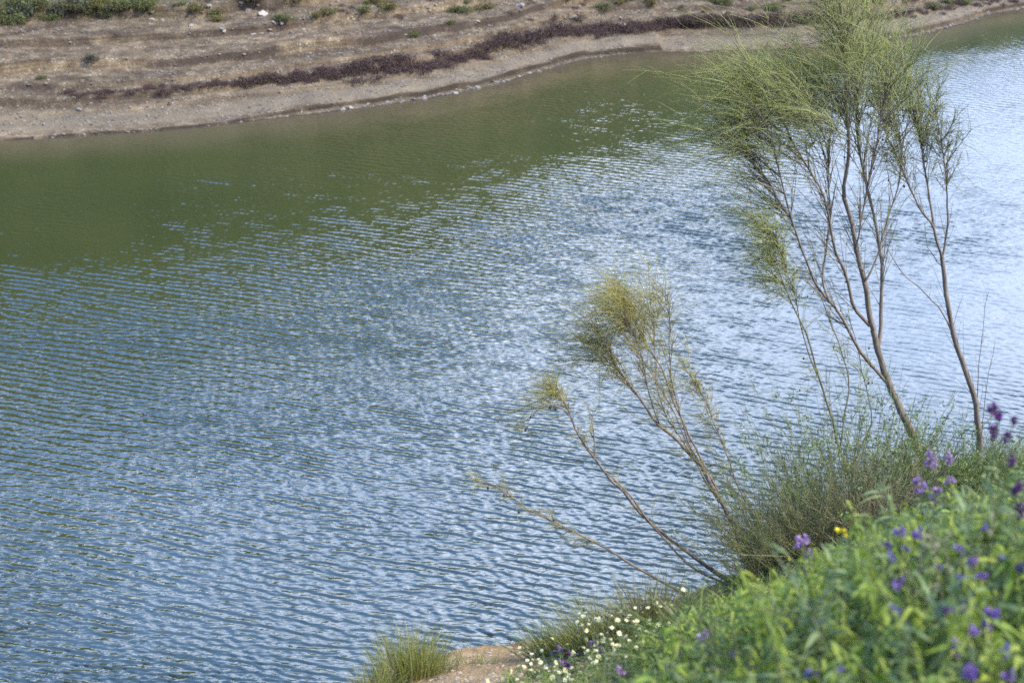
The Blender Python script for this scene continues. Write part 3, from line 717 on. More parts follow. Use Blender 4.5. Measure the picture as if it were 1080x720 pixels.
# ---- the three-stemmed leaning bush over the water ---------------------
YB = 11.6; B = base_at(806, YB)
U = Tree('arching_broom_tree', B, 'low broom tree with three bare stems arching left over the water', M_BARK, M_NEEDLE2)
u1 = U.limb([pxof(B), (794, 583), (785, 568), (776, 557), (758, 525), (748, 508), (740, 492), (725, 476), (711, 460), (693, 446), (677, 423), (662, 402), (654, 392), (647, 380), (643, 365)], .021, .005, 'trunk')
u2 = U.limb([(760, 528), (752, 508), (740, 485), (727, 460), (716, 435), (708, 418), (697, 387), (683, 367), (675, 350), (668, 325)], .009, .003, y1=.15)
u3 = U.limb([(740, 490), (727, 470), (720, 448), (712, 415), (706, 385), (706, 355), (707, 335), (703, 310)], .006, .002, y1=-.2)
u4 = U.limb([(803, 590), (800, 560), (790, 535), (776, 507), (770, 490), (762, 468), (753, 447), (745, 425), (735, 405), (727, 395)], .0075, .002, y0=.1, y1=.35)
u6 = U.limb([(758, 530), (744, 507), (733, 486), (718, 462), (703, 440), (694, 412), (690, 380), (690, 345), (686, 318)], .006, .0018, y1=.25)
u7 = U.limb([(735, 486), (722, 462), (714, 440), (700, 415), (690, 398), (676, 375), (664, 350), (655, 318)], .005, .0016, y1=.1)
u5 = U.limb([(697, 450), (688, 425), (680, 395), (672, 360), (660, 335)], .005, .002, y1=-.2)
w1 = U.limb([(826, 655), (812, 640), (798, 628), (782, 618), (765, 610), (752, 601), (740, 593), (711, 571), (697, 560), (682, 547), (668, 532), (657, 518), (645, 507), (635, 494), (627, 484), (617, 470), (607, 453), (601, 436), (596, 424), (588, 414)], .019, .004, 'branch', y0=-.2, y1=-.3)
w2 = U.limb([(790, 625), (765, 615), (735, 601), (715, 584), (703, 570), (690, 556), (678, 541), (665, 522), (650, 508), (640, 499)], .009, .005, y0=-.28, y1=-.32)
w3 = U.limb([(627, 484), (627, 470), (626, 455), (624, 440), (620, 428)], .004, .0015, y0=-.3, y1=-.3)
w4 = U.limb([(601, 438), (592, 430), (580, 428), (568, 432), (556, 446)], .004, .0015, y0=-.3, y1=-.35)
x1 = U.limb([(800, 655), (775, 642), (747, 633), (730, 628), (715, 622), (698, 613), (682, 604), (668, 596), (653, 586), (638, 577), (621, 568), (605, 560), (592, 554), (574, 545), (556, 536), (540, 523), (527, 514), (511, 507)], .013, .0025, 'branch', y0=-.5, y1=-.7)
# crowns: the yellow plume and the smaller one
for lim, n in ((u1, 16), (u2, 18), (u3, 10), (u5, 12), (u6, 14), (u7, 14)):
    cc = U.shoots(lim, .78, 1, n, .19, (-.35, 0, .35), r=.0024); U.spray(cc, 8, .21, (-.25, 0, .2), droop=-.05, r=.0016)
for (px, py) in ((640, 350), (655, 335), (672, 328), (628, 340), (648, 318), (664, 305), (636, 375), (622, 355)):
    n = 8; p = P(px + 8, py + 20, YB)
    v, f, cc = strands(p + .04 * R.randn(n, 3), np.array((-.5, 0, .6)) + .3 * R.randn(n, 3), .14, np.array([-.05, 0, -.03]), .002, 4, 3); U.tw.add(v, f)
    U.spray(cc, 7, .21, (-.3, 0, .25), droop=-.05, r=.0016)
for lim in (u1, u2, u3, u5, u6, u7):
    cc = U.shoots(lim, .30, .9, 20, .22, (-.15, 0, .3), r=.0020); U.spray(cc, 6, .13, (-.1, 0, .12), r=.0015)
cc = U.shoots(u4, .40, 1, 30, .18, (-.25, 0, .3), r=.0018); U.spray(cc, 8, .12, (-.15, 0, .05)); U.pods(cc, 5)
cc = U.shoots(w1, .93, 1, 12, .13, (-.7, 0, .15), r=.002); U.spray(cc, 13, .18, (-.45, 0, .16), droop=-.05, r=.0015)
cc = U.shoots(w4, .2, 1, 9, .10, (-.5, 0, .15), r=.0016); U.spray(cc, 9, .13, (-.4, 0, .06), r=.0015); U.pods(cc, 6)
cc = U.shoots(w3, .3, 1, 7, .12, (-.1, 0, .4), r=.0014); U.spray(cc, 5, .09, (0, 0, 0)); U.pods(cc, 3)
cc = U.shoots(w1, .45, .95, 22, .18, (-.2, 0, .3), r=.0015); U.spray(cc, 5, .09, (-.2, 0, .1))
cc = U.shoots(x1, .55, 1, 30, .13, (-.35, 0, .15), r=.0014, spread=.45); U.spray(cc, 6, .085, (-.3, 0, .05)); U.pods(cc, 8)
U.finish()
# ================================================================== UNDERGROWTH ON THE NEAR BANK
M_GRASS = leaf_mat('tuft_grass', (0.17, 0.185, 0.04), (0.27, 0.28, 0.07), (0.40, 0.36, 0.13), trans=0.35)
M_GRASSG = leaf_mat('green_grass', (0.085, 0.13, 0.028), (0.15, 0.21, 0.05), (0.22, 0.27, 0.08), trans=0.35)
M_LEAF = leaf_mat('fresh_leaf', (0.10, 0.160, 0.010), (0.20, 0.275, 0.022), (0.36, 0.385, 0.055), trans=0.26, rough=.6)
M_LEAFB = leaf_mat('bluish_leaf', (0.075, 0.12, 0.035), (0.13, 0.19, 0.060), (0.20, 0.25, 0.10), trans=0.25, rough=.6)
M_LEAFD = leaf_mat('deep_leaf', (0.055, 0.088, 0.016), (0.10, 0.15, 0.026), (0.15, 0.20, 0.045), trans=0.3)
M_STEM = leaf_mat('herb_stem', (0.09, 0.12, 0.045), (0.14, 0.16, 0.07), trans=0.1)
M_DRY = leaf_mat('dry_stem', (0.13, 0.105, 0.06), (0.21, 0.17, 0.10), (0.31, 0.26, 0.16), trans=0.1)
M_PURP = leaf_mat('violet_petal', (0.13, 0.07, 0.29), (0.21, 0.12, 0.42), (0.32, 0.19, 0.48), trans=0.35)
M_PURPD = leaf_mat('deep_purple_petal', (0.075, 0.02, 0.12), (0.13, 0.03, 0.20), (0.19, 0.05, 0.24), trans=0.25)
M_BLUE = leaf_mat('blue_violet_petal', (0.11, 0.09, 0.31), (0.18, 0.15, 0.42), (0.24, 0.17, 0.42), trans=0.35)
M_LILAC = leaf_mat('lilac_petal', (0.26, 0.16, 0.36), (0.38, 0.25, 0.48), (0.44, 0.29, 0.47), trans=0.35)
M_WHITE = leaf_mat('cream_petal', (0.58, 0.54, 0.27), (0.70, 0.67, 0.42), (0.75, 0.73, 0.58), trans=0.25)
M_YEL = leaf_mat('yellow_petal', (0.60, 0.47, 0.02), (0.72, 0.62, 0.04), trans=0.2)
M_BUD = leaf_mat('calyx', (0.07, 0.09, 0.045), (0.10, 0.11, 0.06), trans=0.1)

def grass_tuft(name, c, w, n, h, label, cat, m=M_GRASS, lean=(0, 0, 0), width=.006, group=None, spread=.35, bend=.10, arch=0):
    """c foot point; w = (half width x, half depth y)"""
    root = thing(name, c, label, cat, group)
    for nm, frac, mm, sc in (('blades', .78, m, 1.0), ('dry_blades', .22, M_STRAWN, .85)):
        k = int(n * frac); q = R.randn(k, 2) * .5
        b = np.c_[c[0] + q[:, 0] * w[0], c[1] + q[:, 1] * w[1], np.zeros(k)]; b[:, 2] = near_z(b[:, 0], b[:, 1]) - .02
        d = np.c_[q[:, 0] * spread + .16 * R.randn(k), q[:, 1] * spread + .16 * R.randn(k), np.ones(k)] + np.asarray(lean)
        L = 1.45 * h * sc * (.5 + .65 * R.rand(k)) * (1.05 - .25 * np.abs(q[:, 0]))
        bd = np.c_[(q[:, 0] * bend + .05 * R.randn(k)), .05 * R.randn(k), -np.abs(.06 + arch + .05 * R.randn(k))] * (L / .35)[:, None]
        v, f = blades(b, d, L, width * (.6 + .8 * R.rand(k)), bd, 4, 'grass', side=R.randn(k, 3))
        MB().add(v, f).build(nm, mm, root, origin=c)
    return root
M_STRAWN = leaf_mat('straw_blades', (0.15, 0.12, 0.06), (0.24, 0.20, 0.11), (0.33, 0.28, 0.17), trans=0.25)
M_BUSHSTEM = leaf_mat('green_stem', (0.12, 0.125, 0.045), (0.19, 0.19, 0.07), (0.25, 0.23, 0.10), trans=0)
def gp(px, Y):
    x = P(px, 600, Y)[0]; return np.array([x, Y, gz(x, Y)])
def on(px, py): return ground_at(px, py)

# ---- tufts along the lip
grass_tuft('grass_tuft', on(432, 716), (.19, .16), 900, .27, 'upright yellow green grass tuft standing by itself left of the bare soil', 'grass tuft', spread=.16, width=.0045, bend=.03)
grass_tuft('grass_tuft', on(395, 735), (.10, .10), 180, .17, 'small low grass tuft at the left foot of the upright tuft', 'grass tuft')
grass_tuft('grass_tuft', on(585, 692), (.14, .12), 300, .23, 'wispy pale green grass tuft leaning left between bare soil and brown tuft', 'grass tuft', m=M_GRASSG, lean=(-.45, 0, 0), width=.0045)
grass_tuft('grass_tuft', on(628, 682), (.20, .15), 560, .30, 'feathery yellowish grass tuft behind the white flowers', 'grass tuft', lean=(-.25, 0, 0), width=.0045)
grass_tuft('grass_tuft', on(684, 668), (.19, .15), 640, .31, 'brownish upright grass tuft behind the white flowers', 'grass tuft', m=leaf_mat('brown_grass', (0.13, 0.135, 0.045), (0.20, 0.19, 0.075), (0.28, 0.24, 0.11), trans=.25), width=.005)
grass_tuft('sedge_tuft', on(752, 695), (.16, .12), 330, .30, 'dark green sedge tuft with arching blades below the arching stems', 'sedge', m=M_GRASSG, width=.010, spread=.8, bend=.25, arch=.08)
grass_tuft('sedge_tuft', on(790, 672), (.12, .10), 140, .24, 'smaller arching sedge tuft below the grey leaning bush', 'sedge', m=M_GRASSG, width=.010, spread=.9, bend=.3, arch=.1)
grass_tuft('grass_tuft', on(735, 640), (.14, .10), 150, .17, 'short straw coloured tuft on the ochre soil beneath the lowest bare stem', 'grass tuft', m=M_GRASS, width=.004)
grass_tuft('grass_tuft', on(505, 700), (.16, .05), 90, .09, 'sparse low grass on the edge of the bare soil', 'grass tuft', width=.004)
for px, py, h, lab in ((1000, 515, .2, 'grass tuft at the foot of the slender tree, left side'), (1045, 515, .24, 'straw grass tuft at the foot of the slender tree, right side'), (1078, 512, .24, 'grass tuft at the right margin behind the purple spikes'),
                       (965, 528, .22, 'dark grass tuft around the foot of the tall tree')):
    grass_tuft('grass_tuft', on(px, py), (.16, .14), 240, h, lab, 'grass tuft', m=M_GRASSG if px < 1000 else M_GRASS, width=.005)

# ---- broom bushes in the thicket at the foot of the trees
def broom_bush(name, px, Y, w, n, h, lean, label, m, mt=None, per=7, twig=.10, dry=.2, leafy=0, group=None, spread=.75):
    c = gp(px, Y); root = thing(name, c, label, 'bush', group)
    q = R.randn(n, 2) * .5
    b = np.c_[c[0] + q[:, 0] * w, c[1] + q[:, 1] * w * .8, np.zeros(n)]; b[:, 2] = near_z(b[:, 0], b[:, 1]) - .03
    d = np.c_[q[:, 0] * spread, q[:, 1] * spread * .8, np.ones(n)] + .26 * R.randn(n, 3) + np.asarray(lean)
    L = h * (.35 + .75 * R.rand(n) ** 1.3); bd = np.c_[.09 * R.randn(n), .09 * R.randn(n), .05 * R.randn(n)] + np.asarray(lean) * .1
    v, f, cc = strands(b, d, L, bd, .0028 * (.6 + .7 * R.rand(n)), 6, 4, .3)
    MB().add(v, f).build('stems', mt or M_BUSHSTEM, root, origin=c)
    fm = MB()
    def sp(t0, per, Lt, r):
        s = cc.shape[1]; k = (t0 + (1 - t0) * R.rand(n, per)) * (s - 1); i = np.clip(k.astype(int), 0, s - 2); fr = (k - i)[..., None]; j = np.arange(n)[:, None]
        bb = (cc[j, i] * (1 - fr) + cc[j, i + 1] * fr).reshape(-1, 3); tn = nrm(cc[j, i + 1] - cc[j, i]).reshape(-1, 3); mm = len(bb)
        v, f, c2 = strands(bb, tn + .42 * R.randn(mm, 3) + (0, 0, .15), Lt * (.4 + .9 * R.rand(mm)), .02 * R.randn(mm, 3), r * (.7 + .6 * R.rand(mm)), 3, 3, .4); fm.add(v, f); return bb
    sp(.15, per, twig * 1.4, .0017); bb = sp(.35, per, twig, .0014)
    if leafy:
        i = R.randint(0, len(bb), leafy); v, f = blades(bb[i] + .02 * R.randn(leafy, 3), R.randn(leafy, 3) + (0, 0, .4), .022 * (.6 + .8 * R.rand(leafy)), .010, .004 * R.randn(leafy, 3), 2, 'leaf', side=R.randn(leafy, 3)); fm.add(v, f)
    fm.build('foliage', m, root, origin=c)
    if dry:
        k = int(n * 6 * dry); a = R.randint(0, n, k)
        v, f, _ = strands(b[a] + .04 * R.randn(k, 3) * (1, 1, 0), d[a] + .5 * R.randn(k, 3), h * .32 * (.4 + .9 * R.rand(k)), .04 * R.randn(k, 3), .0018, 3, 3, .4)
        MB().add(v, f).build('dry_stems', M_DRY, root, origin=c)
    return root
M_BUSHD = leaf_mat('thicket_twigs', (0.080, 0.125, 0.028), (0.145, 0.20, 0.045), (0.24, 0.275, 0.09), trans=0.2)
M_BUSHG = leaf_mat('grey_thicket_twigs', (0.13, 0.155, 0.075), (0.19, 0.215, 0.11), (0.27, 0.29, 0.16), trans=0.3)
broom_bush('broom_bush', 905, 11.3, .36, 170, 1.05, (-.12, 0, 0), 'dense dark green broom bush in front of the tall tree', M_BUSHD, leafy=5200, per=5, dry=.3)
broom_bush('broom_bush', 868, 11.0, .26, 90, 1.0, (-.30, 0, 0), 'grey green feathery broom bush leaning left beside the dense bush', M_BUSHG, per=9)
broom_bush('broom_bush', 925, 10.6, .26, 130, .42, (.02, 0, 0), 'brown tangled low bush of dry stems under the dense bush', M_DRY, mt=M_BUSHSTEM, per=4, dry=.9)
broom_bush('broom_bush', 955, 11.9, .26, 80, .62, (.05, 0, 0), 'dark bush right behind the stem foot of the tall tree', M_BUSHD, leafy=600)
broom_bush('broom_bush', 835, 10.6, .26, 120, .52, (-.38, 0, 0), 'olive wispy bush overhanging the feet of the arching stems', leaf_mat('olive_wisps', (0.15, 0.16, 0.055), (0.23, 0.225, 0.085), (0.29, 0.26, 0.11), trans=.3), per=8, twig=.09, dry=.6)
broom_bush('broom_bush', 806, 11.2, .16, 50, .72, (-.2, 0, 0), 'thin sparse bush with bare twigs rising against the water', M_BUSHG, per=4)
broom_bush('broom_bush', 845, 11.9, .22, 60, .95, (-.22, 0, 0), 'sparse pale bush with tiny leaves against the water', M_BUSHG, per=6, leafy=500)
for i, (px, Y, h, ln) in enumerate(((852, 11.4, .95, -.42), (838, 11.6, .8, -.55), (868, 11.8, 1.05, -.28), (824, 11.3, .6, -.6))):
    broom_bush('wispy_shrub', px, Y, .07, 9, h, (ln, 0, 0), ('wispy grey green shrub of a few long shoots leaning left, middle one against the water', 'wispy shrub leaning far left with long loose shoots over the bare stems', 'tallest wispy shrub, upright shoots beside the thin leaning tree', 'lowest wispy shrub spreading left close to the stem with three branches')[i], M_BUSHG, per=16, twig=.13, dry=0, leafy=120, spread=.5)
for i, (px, Y, h) in enumerate(((940, 13.2, .62), (958, 13.4, .50), (1018, 13.6, .55), (1046, 13.7, .5), (925, 12.8, .7))):
    broom_bush('twiggy_bush', px, Y, .10, 16, h, (-.08 + .05 * i, 0, 0), ('leafless twiggy bush of thin dark shoots left of the stem of the tall tree', 'short thin twigs tight against the tall stem, on its right side', 'thin bare twigs rising behind the slender stem', 'fine bare twigs at the right of the slender stem', 'tall loose twigs between the thin leaning tree and the tall stem')[i], M_BUSHG, mt=M_BARK, per=4, twig=.09, dry=0, spread=.6)
broom_bush('twiggy_bush', 978, 13.3, .14, 26, .55, (-.05, 0, 0), 'leafless twiggy bush between the tall tree and the slender tree', M_BUSHD, mt=M_BARK, per=3, twig=.07, dry=0)
broom_bush('twiggy_bush', 1003, 13.4, .16, 26, .42, (0, 0, 0), 'short twiggy bush close to the stem of the slender tree', M_BUSHD, mt=M_BARK, per=4, twig=.06, dry=0)
broom_bush('twiggy_bush', 1060, 13.4, .16, 24, .40, (0, 0, 0), 'bare twigs on the right of the slender tree', M_BUSHD, mt=M_BARK, per=4, twig=.06, dry=0)
broom_bush('broom_bush', 985, 11.5, .30, 110, .36, (0, 0, 0), 'low green bush between the tree feet and the violet flowers', M_BUSHD, leafy=1800, per=6)
broom_bush('broom_bush', 1055, 11.0, .30, 100, .34, (0, 0, 0), 'low bush at the right margin beneath the slender tree', M_BUSHD, leafy=1500, per=6)

# ---- herbs: one mesh of leaves + one of stems per plant
def herb_meshes(seed, h, w, nst, nleaf, ll, lw, m_leaf, prof='leaf', droop=.03, upright=.5):
    r = np.random.RandomState(seed)
    b = np.c_[r.randn(nst, 2) * w * .28, np.full(nst, -.03)]; d = np.c_[b[:, :2] * 2.2 + .18 * r.randn(nst, 2), np.ones(nst)]
    L = h * (.55 + .5 * r.rand(nst)); bd = np.c_[.04 * r.randn(nst, 2), -.02 * np.ones(nst)]
    v, f, cc = strands(b, d, L, bd, .0028, 5, 5, .4); st = MB().add(v, f).mesh('stems', M_STEM)
    i = r.randint(0, nst, nleaf); k = r.uniform(.05, 1, nleaf) ** .8 * 5; j = np.clip(k.astype(int), 0, 4); p = cc[i, j] + (cc[i, j + 1] - cc[i, j]) * (k - j)[:, None]
    dd = np.c_[r.randn(nleaf, 2), upright + .4 * r.randn(nleaf)]; l = ll * (.5 + .8 * r.rand(nleaf)) * (1.15 - .5 * k / 5)
    v, f = blades(p, dd, l, lw * (.7 + .5 * r.rand(nleaf)) * l / ll, np.c_[.3 * dd[:, :2] * droop, -np.abs(droop * (.4 + r.rand(nleaf)))], 5, prof, .3, side=np.c_[np.zeros((nleaf, 2)), np.ones(nleaf)] + .35 * r.randn(nleaf, 3))
    return MB().add(v, f).mesh('leaves', m_leaf), st
def herb(name, meshes, loc, rz, s, label, cat='plant', group=None):
    o = thing(name, loc, label, cat, group); o.rotation_euler = (0, 0, rz); o.scale = (s, s, s)
    for nm, me in zip(('leaves', 'stems'), meshes):
        c = bpy.data.objects.new(nm, me); COL.objects.link(c); c.parent = o
    return o
HB = [herb_meshes(1, .30, .32, 18, 360, .056, .018, M_LEAF), herb_meshes(2, .32, .30, 18, 460, .040, .011, M_LEAFB, droop=.02),
      herb_meshes(3, .26, .36, 24, 700, .030, .013, M_LEAF, upright=.2), herb_meshes(4, .34, .26, 16, 200, .085, .012, M_LEAFB, droop=.03, upright=.9),
      herb_meshes(5, .28, .34, 18, 420, .040, .016, M_LEAFD), herb_meshes(6, .26, .32, 26, 1300, .024, .006, M_LEAF, upright=.5),
      herb_meshes(7, .34, .30, 34, 230, .120, .007, M_LEAFD, prof='grass', droop=.06, upright=1.2)]
def edge_py(px):   # top edge of the leafy mass, photograph pixels
    return np.interp(px, [640, 690, 740, 800, 850, 880, 930, 960, 1010, 1080, 1130], [765, 722, 690, 655, 618, 592, 562, 545, 528, 512, 505])
rr = np.random.RandomState(77); nh = 0
for Y in np.arange(3.7, 6.6, .15):
    for px in np.arange(600, 1190, 38 * 4.9 / Y):
        pxx = px + 18 * rr.randn(); c = gp(pxx, Y + .04 * rr.randn())
        topx, top = pxof(c + np.array([0, 0, .28])); 
        e = edge_py(pxx)
        if pxx > 1180 or topx < 560: continue
        need = (CAM_H - P(topx, e - 16 + 44 * rr.rand() ** 1.3 + 14 * math.sin(pxx * .055) + 8 * math.sin(pxx * .17), c[1])[2]); need = (CAM_H - need) - c[2]     # plant height that reaches the edge
        s = np.clip(1.05 + .35 * rr.randn(), .6, 1.6)
        smax = need / .30
        if smax < .45: continue
        s = min(s, smax)
        t = rr.rand(); x = (topx - 690) / 390
        ki = 5 if t < .34 else 2 if t < .46 else 0 if t < .58 else (1 if rr.rand() < .35 + .5 * x else 5) if t < .82 else (3 if x > .4 else 6 if rr.rand() < .6 else 4)
        lab, grp = (('bright green leafy herb in the blurred foreground growth', 'bright leafy herbs in the foreground'), ('bluish green narrow leaved herb in the blurred foreground growth', 'bluish herbs in the foreground'),
                    ('low bright green herb with short leaves in the blurred foreground growth', 'low bright herbs in the foreground'), ('grey green strap leaved plant in the blurred foreground growth', 'strap leaved plants in the foreground'),
                    ('deep green leafy herb in the blurred foreground growth', 'deep green herbs in the foreground'), ('feathery small leaved green herb in the blurred foreground growth', 'feathery herbs in the foreground'),
                    ('grassy green plant of thin blades in the blurred foreground growth', 'grassy plants in the foreground'))[ki]
        herb('leafy_herb', HB[ki], c - (0, 0, .02), rr.rand() * 6.28, s, lab, 'herb', grp); nh += 1
# broad arching blades and dead stalks standing in the growth
M_BLADE = leaf_mat('broad_blade', (0.060, 0.11, 0.025), (0.11, 0.175, 0.04), (0.19, 0.24, 0.08), trans=.35)
for i, (px, py, Y, h, w) in enumerate(((1010, 560, 4.7, .26, .013), (1058, 548, 4.6, .28, .014), (1078, 610, 4.3, .26, .014), (1035, 600, 4.4, .22, .012), (925, 600, 4.7, .17, .010), (980, 640, 4.3, .18, .011))):
    c = gp(px, Y); c[2] = max(c[2], P(px, py + 10, Y)[2] - h * 1.1)
    grass_tuft('blade_tuft', gp(px, Y), (.07, .07), 46, (P(px, py - 25, Y)[2] - gp(px, Y)[2]) * .85, 'tuft of broad arching green blades rising out of the blurred foreground herbs', 'grass tuft', m=M_BLADE, width=w, spread=.9, bend=.3, arch=.12, group='broad bladed tufts in the foreground')
for i in range(16):
    px = 720 + 350 * rr.rand(); Y = 4.2 + .8 * rr.rand(); c = gp(px, Y); top = P(px + 20 * rr.randn(), edge_py(px) + 10 + 60 * rr.rand(), Y); o = thing('dry_stalk', c, 'withered straw stalk standing among the foreground herbs', 'plant', 'withered stalks in the foreground')
    q = np.array([c * 0, (top - c) * .5 + .02 * rr.randn(3), top - c]); v, f = tube(spline(q, 9), np.linspace(.0028, .0012, 9), 5); MB().add(v, f).build('stalk', M_DRY, o)
    n = 9; t = .4 + .6 * rr.rand(n); v, f = blades((top - c)[None] * t[:, None], np.c_[rr.randn(n, 2), rr.rand(n)], .035, .006, np.c_[0 * t, 0 * t, -.012 + 0 * t], 3, 'leaf'); MB().add(v, f).build('withered_leaves', M_DRY, o)
# greenery between the tufts and the mound
for i in range(46):
    px = 705 + 125 * rr.rand(); py = np.interp(px, [640, 720, 830], [712, 668, 640]) + 70 * rr.rand(); c = on(px, py + 26)
    if py > edge_py(px) + 30 : continue
    ki = (4, 4, 5, 0, 2)[i % 5]; herb('leafy_herb', HB[ki], c, rr.rand() * 6.28, .55 + .3 * rr.rand(), ('deep green leafy herb among the sedge below the bare stems', 'small bright herb among the sedge below the bare stems')[int(ki != 4)], 'herb', ('deep green herbs below the stems', 'bright herbs below the stems')[int(ki != 4)])
for i in range(22):
    px = 688 + 110 * rr.rand(); py = np.interp(px, [688, 800], [655, 628]) + 34 * rr.rand()
    herb('leafy_herb', HB[(4, 5, 2)[i % 3]], on(px, py), rr.rand() * 6.28, .25 + .3 * rr.rand(), 'tiny herb on the ochre soil under the lowest bare stem', 'herb', 'tiny herbs under the lowest bare stem')


# ---- daisies ------------------------------------------------------------
def daisy_head(seed, rad_=.0165):
    r = np.random.RandomState(seed); n = 15; a = np.arange(n) * 2 * math.pi / n + .1 * r.randn(n)
    b = np.c_[np.cos(a), np.sin(a), 0 * a] * .004; d = np.c_[np.cos(a), np.sin(a), .15 + .15 * r.randn(n)]
    v, f = blades(b, d, rad_ * (.85 + .25 * r.rand(n)), .0085, np.c_[0 * a, 0 * a, -.004 * r.rand(n)], 3, 'leaf', .1, side=np.tile([0, 0, 1.], (n, 1)))
    mb = MB().add(v, f, 0); mb.add(ICO1[0] * (.006, .006, .0035) + (0, 0, .002), ICO1[1], 1)
    return mb.mesh('flower_head', [M_WHITE, M_YEL])
DH = [daisy_head(i) for i in range(4)]
DL = [herb_meshes(30 + i, .13, .16, 10, 130, .030, .007, (M_LEAFD, M_LEAF)[i % 2], upright=.6) for i in range(3)]
def daisy_plant(c, heads, h, label, group, k):
    root = herb('daisy_plant', DL[k % 3], c, 0, 1, label, 'flower', group); root.rotation_euler = (0, 0, 0)
    stm = MB()
    for i in range(heads):
        top = np.array([.085 * R.randn(), .075 * R.randn(), h * (.65 + .5 * R.rand())]); b = np.r_[top[:2] * .35, -.02]
        v, f, cc = strands([b], [top - b], np.linalg.norm(top - b), [[.015 * R.randn(), .015 * R.randn(), 0]], .0016, 4, 4, .7); stm.add(v, f)
        o = bpy.data.objects.new('flower_head', DH[i % 4]); COL.objects.link(o); o.parent = root; o.location = [float(x) for x in cc[0, -1]]
        o.rotation_euler = (.35 + .5 * R.randn(), .1 + .5 * R.randn(), R.rand() * 6); s = .38 + .40 * R.rand(); o.scale = (s, s, s)
    stm.build('flower_stems', M_STEM, root)
spots = [(622, 690), (640, 700), (655, 688), (668, 696), (636, 716), (652, 712), (672, 712), (690, 690), (703, 684), (612, 708), (688, 706), (660, 726), (640, 732), (625, 728), (682, 724),
         (598, 722), (585, 727), (570, 719), (555, 728), (545, 722), (610, 727), (600, 712), (566, 733), (540, 732), (578, 715), (590, 734), (560, 716), (645, 680), (662, 676), (630, 704), (700, 700)]
for i, (px, py) in enumerate(spots):
    up = px > 606
    daisy_plant(on(px, py), R.randint(5, 9), .23 if up else .10, 'cream white daisy plant in the bed in front of the brownish grass tufts' if up else 'low cream white daisy plant on the edge of the bare soil', 'daisies before the grass tufts' if up else 'low daisies by the bare soil', i)

# ---- viper's bugloss and other purple flowers ----------------------------
def bugloss_flower(seed, m, L=.017):
    r = np.random.RandomState(seed); n = 6; t = np.linspace(0, 1, n); prof = np.array([.0016, .0028, .004, .0058, .0078, .0098]) * (L / .017)
    a = np.arange(10) * 2 * math.pi / 10; lob = 1 + .16 * np.cos(5 * a)
    v = np.stack([np.stack([np.cos(a) * p * (lob if q > .7 else 1), np.sin(a) * p * (lob if q > .7 else 1), np.full(10, q * L) + (.0025 * np.cos(a) if q > .7 else 0)], -1) for q, p in zip(t, prof)])
    s = np.arange(n - 1)[:, None] * 10; k = np.arange(10)[None]; k2 = (k + 1) % 10
    f = np.stack([s + k, s + k2, s + k2 + 10, s + k + 10], -1).reshape(-1, 4)
    return v.reshape(-1, 3), f
def flower_cluster(seed, m, n, h, w, L=.017):
    """a head of funnel flowers with green calyces around a short axis of height h"""
    r = np.random.RandomState(seed); mb = MB()
    from mathutils import Matrix
    for i in range(n):
        v, f = bugloss_flower(i, m, L * (.8 + .4 * r.rand())); d = Vector(nrm(np.r_[r.randn(2), .35 + .4 * r.rand()])); q = np.array(d.to_track_quat('Z', 'Y').to_matrix())
        o = np.r_[r.randn(2) * w * .25, h * r.rand()]
        mb.add(v @ q.T + o + np.array(d) * w * .3, f, 0)
        cb = o[None]; vv, ff = blades(np.repeat(cb, 4, 0), np.array(d) + .5 * r.randn(4, 3), .010, .003, np.zeros((4, 3)), 2, 'leaf'); mb.add(vv, ff, 1)
    return mb.mesh('flower_cluster', [m, M_BUD])
FC = {k: [flower_cluster(11 * i + j, m, nn, hh, ww, ll) for i in range(3)] for j, (k, m, nn, hh, ww, ll) in enumerate((
    ('violet', M_PURP, 9, .030, .022, .017), ('blue', M_BLUE, 8, .022, .020, .016), ('lilac', M_LILAC, 11, .045, .022, .015), ('spike', M_PURPD, 26, .055, .020, .012)))}
BL = [herb_meshes(50 + i, .16, .14, 4, 34, .085, .014, M_LEAFB, upright=.8) for i in range(3)]
def flowering(px, py, Y, kind, label, heads=1, s=1.0, group=None, cat='flower', name='wildflower'):
    """flower head seen at (px,py); the stem runs down to the ground under it"""
    p = P(px, py, Y); c = np.array([p[0] + .03 * R.randn(), Y + .02, 0]); c[2] = gz(c[0], c[1]) - .02
    root = thing(name, c, label, cat, group); st = MB(); H = max(p[2] - c[2], .06)
    for i in range(heads):
        top = p - c + (0 if i == 0 else 1) * np.array([.03 * R.randn(), .03 * R.randn(), -.035 * R.rand() - .012])
        mid = top * .55 + np.array([.015 * R.randn(), .015 * R.randn(), 0])
        v, f = tube(spline([np.zeros(3), mid, top + (0, 0, .012)], 9), np.linspace(.003, .0017, 9), 6); st.add(v, f)
        o = bpy.data.objects.new('flower_cluster', FC[kind][R.randint(3)]); COL.objects.link(o); o.parent = root; o.location = [float(x) for x in top]
        k = (.62 if kind in ('violet', 'blue') else .95) * s * (.85 + .3 * R.rand()) * (1 if i == 0 else .8); o.scale = (k, k, k); o.rotation_euler = (.25 * R.randn(), .25 * R.randn(), R.rand() * 6)
    st.build('flower_stem', M_STEM, root)
    n = 16; t = .15 + .75 * R.rand(n); b = (p - c)[None] * t[:, None]
    v, f = blades(b, np.c_[R.randn(n, 2), .7 * np.ones(n)], .05 * (1.3 - t), .010, np.c_[.01 * R.randn(n, 2), -.015 * np.ones(n)], 4, 'leaf', .3); MB().add(v, f).build('stem_leaves', M_LEAFB, root)
G = 'violet flowers in the foreground growth'
A = 'violet funnel flowers on a leafy stem in the foreground growth'
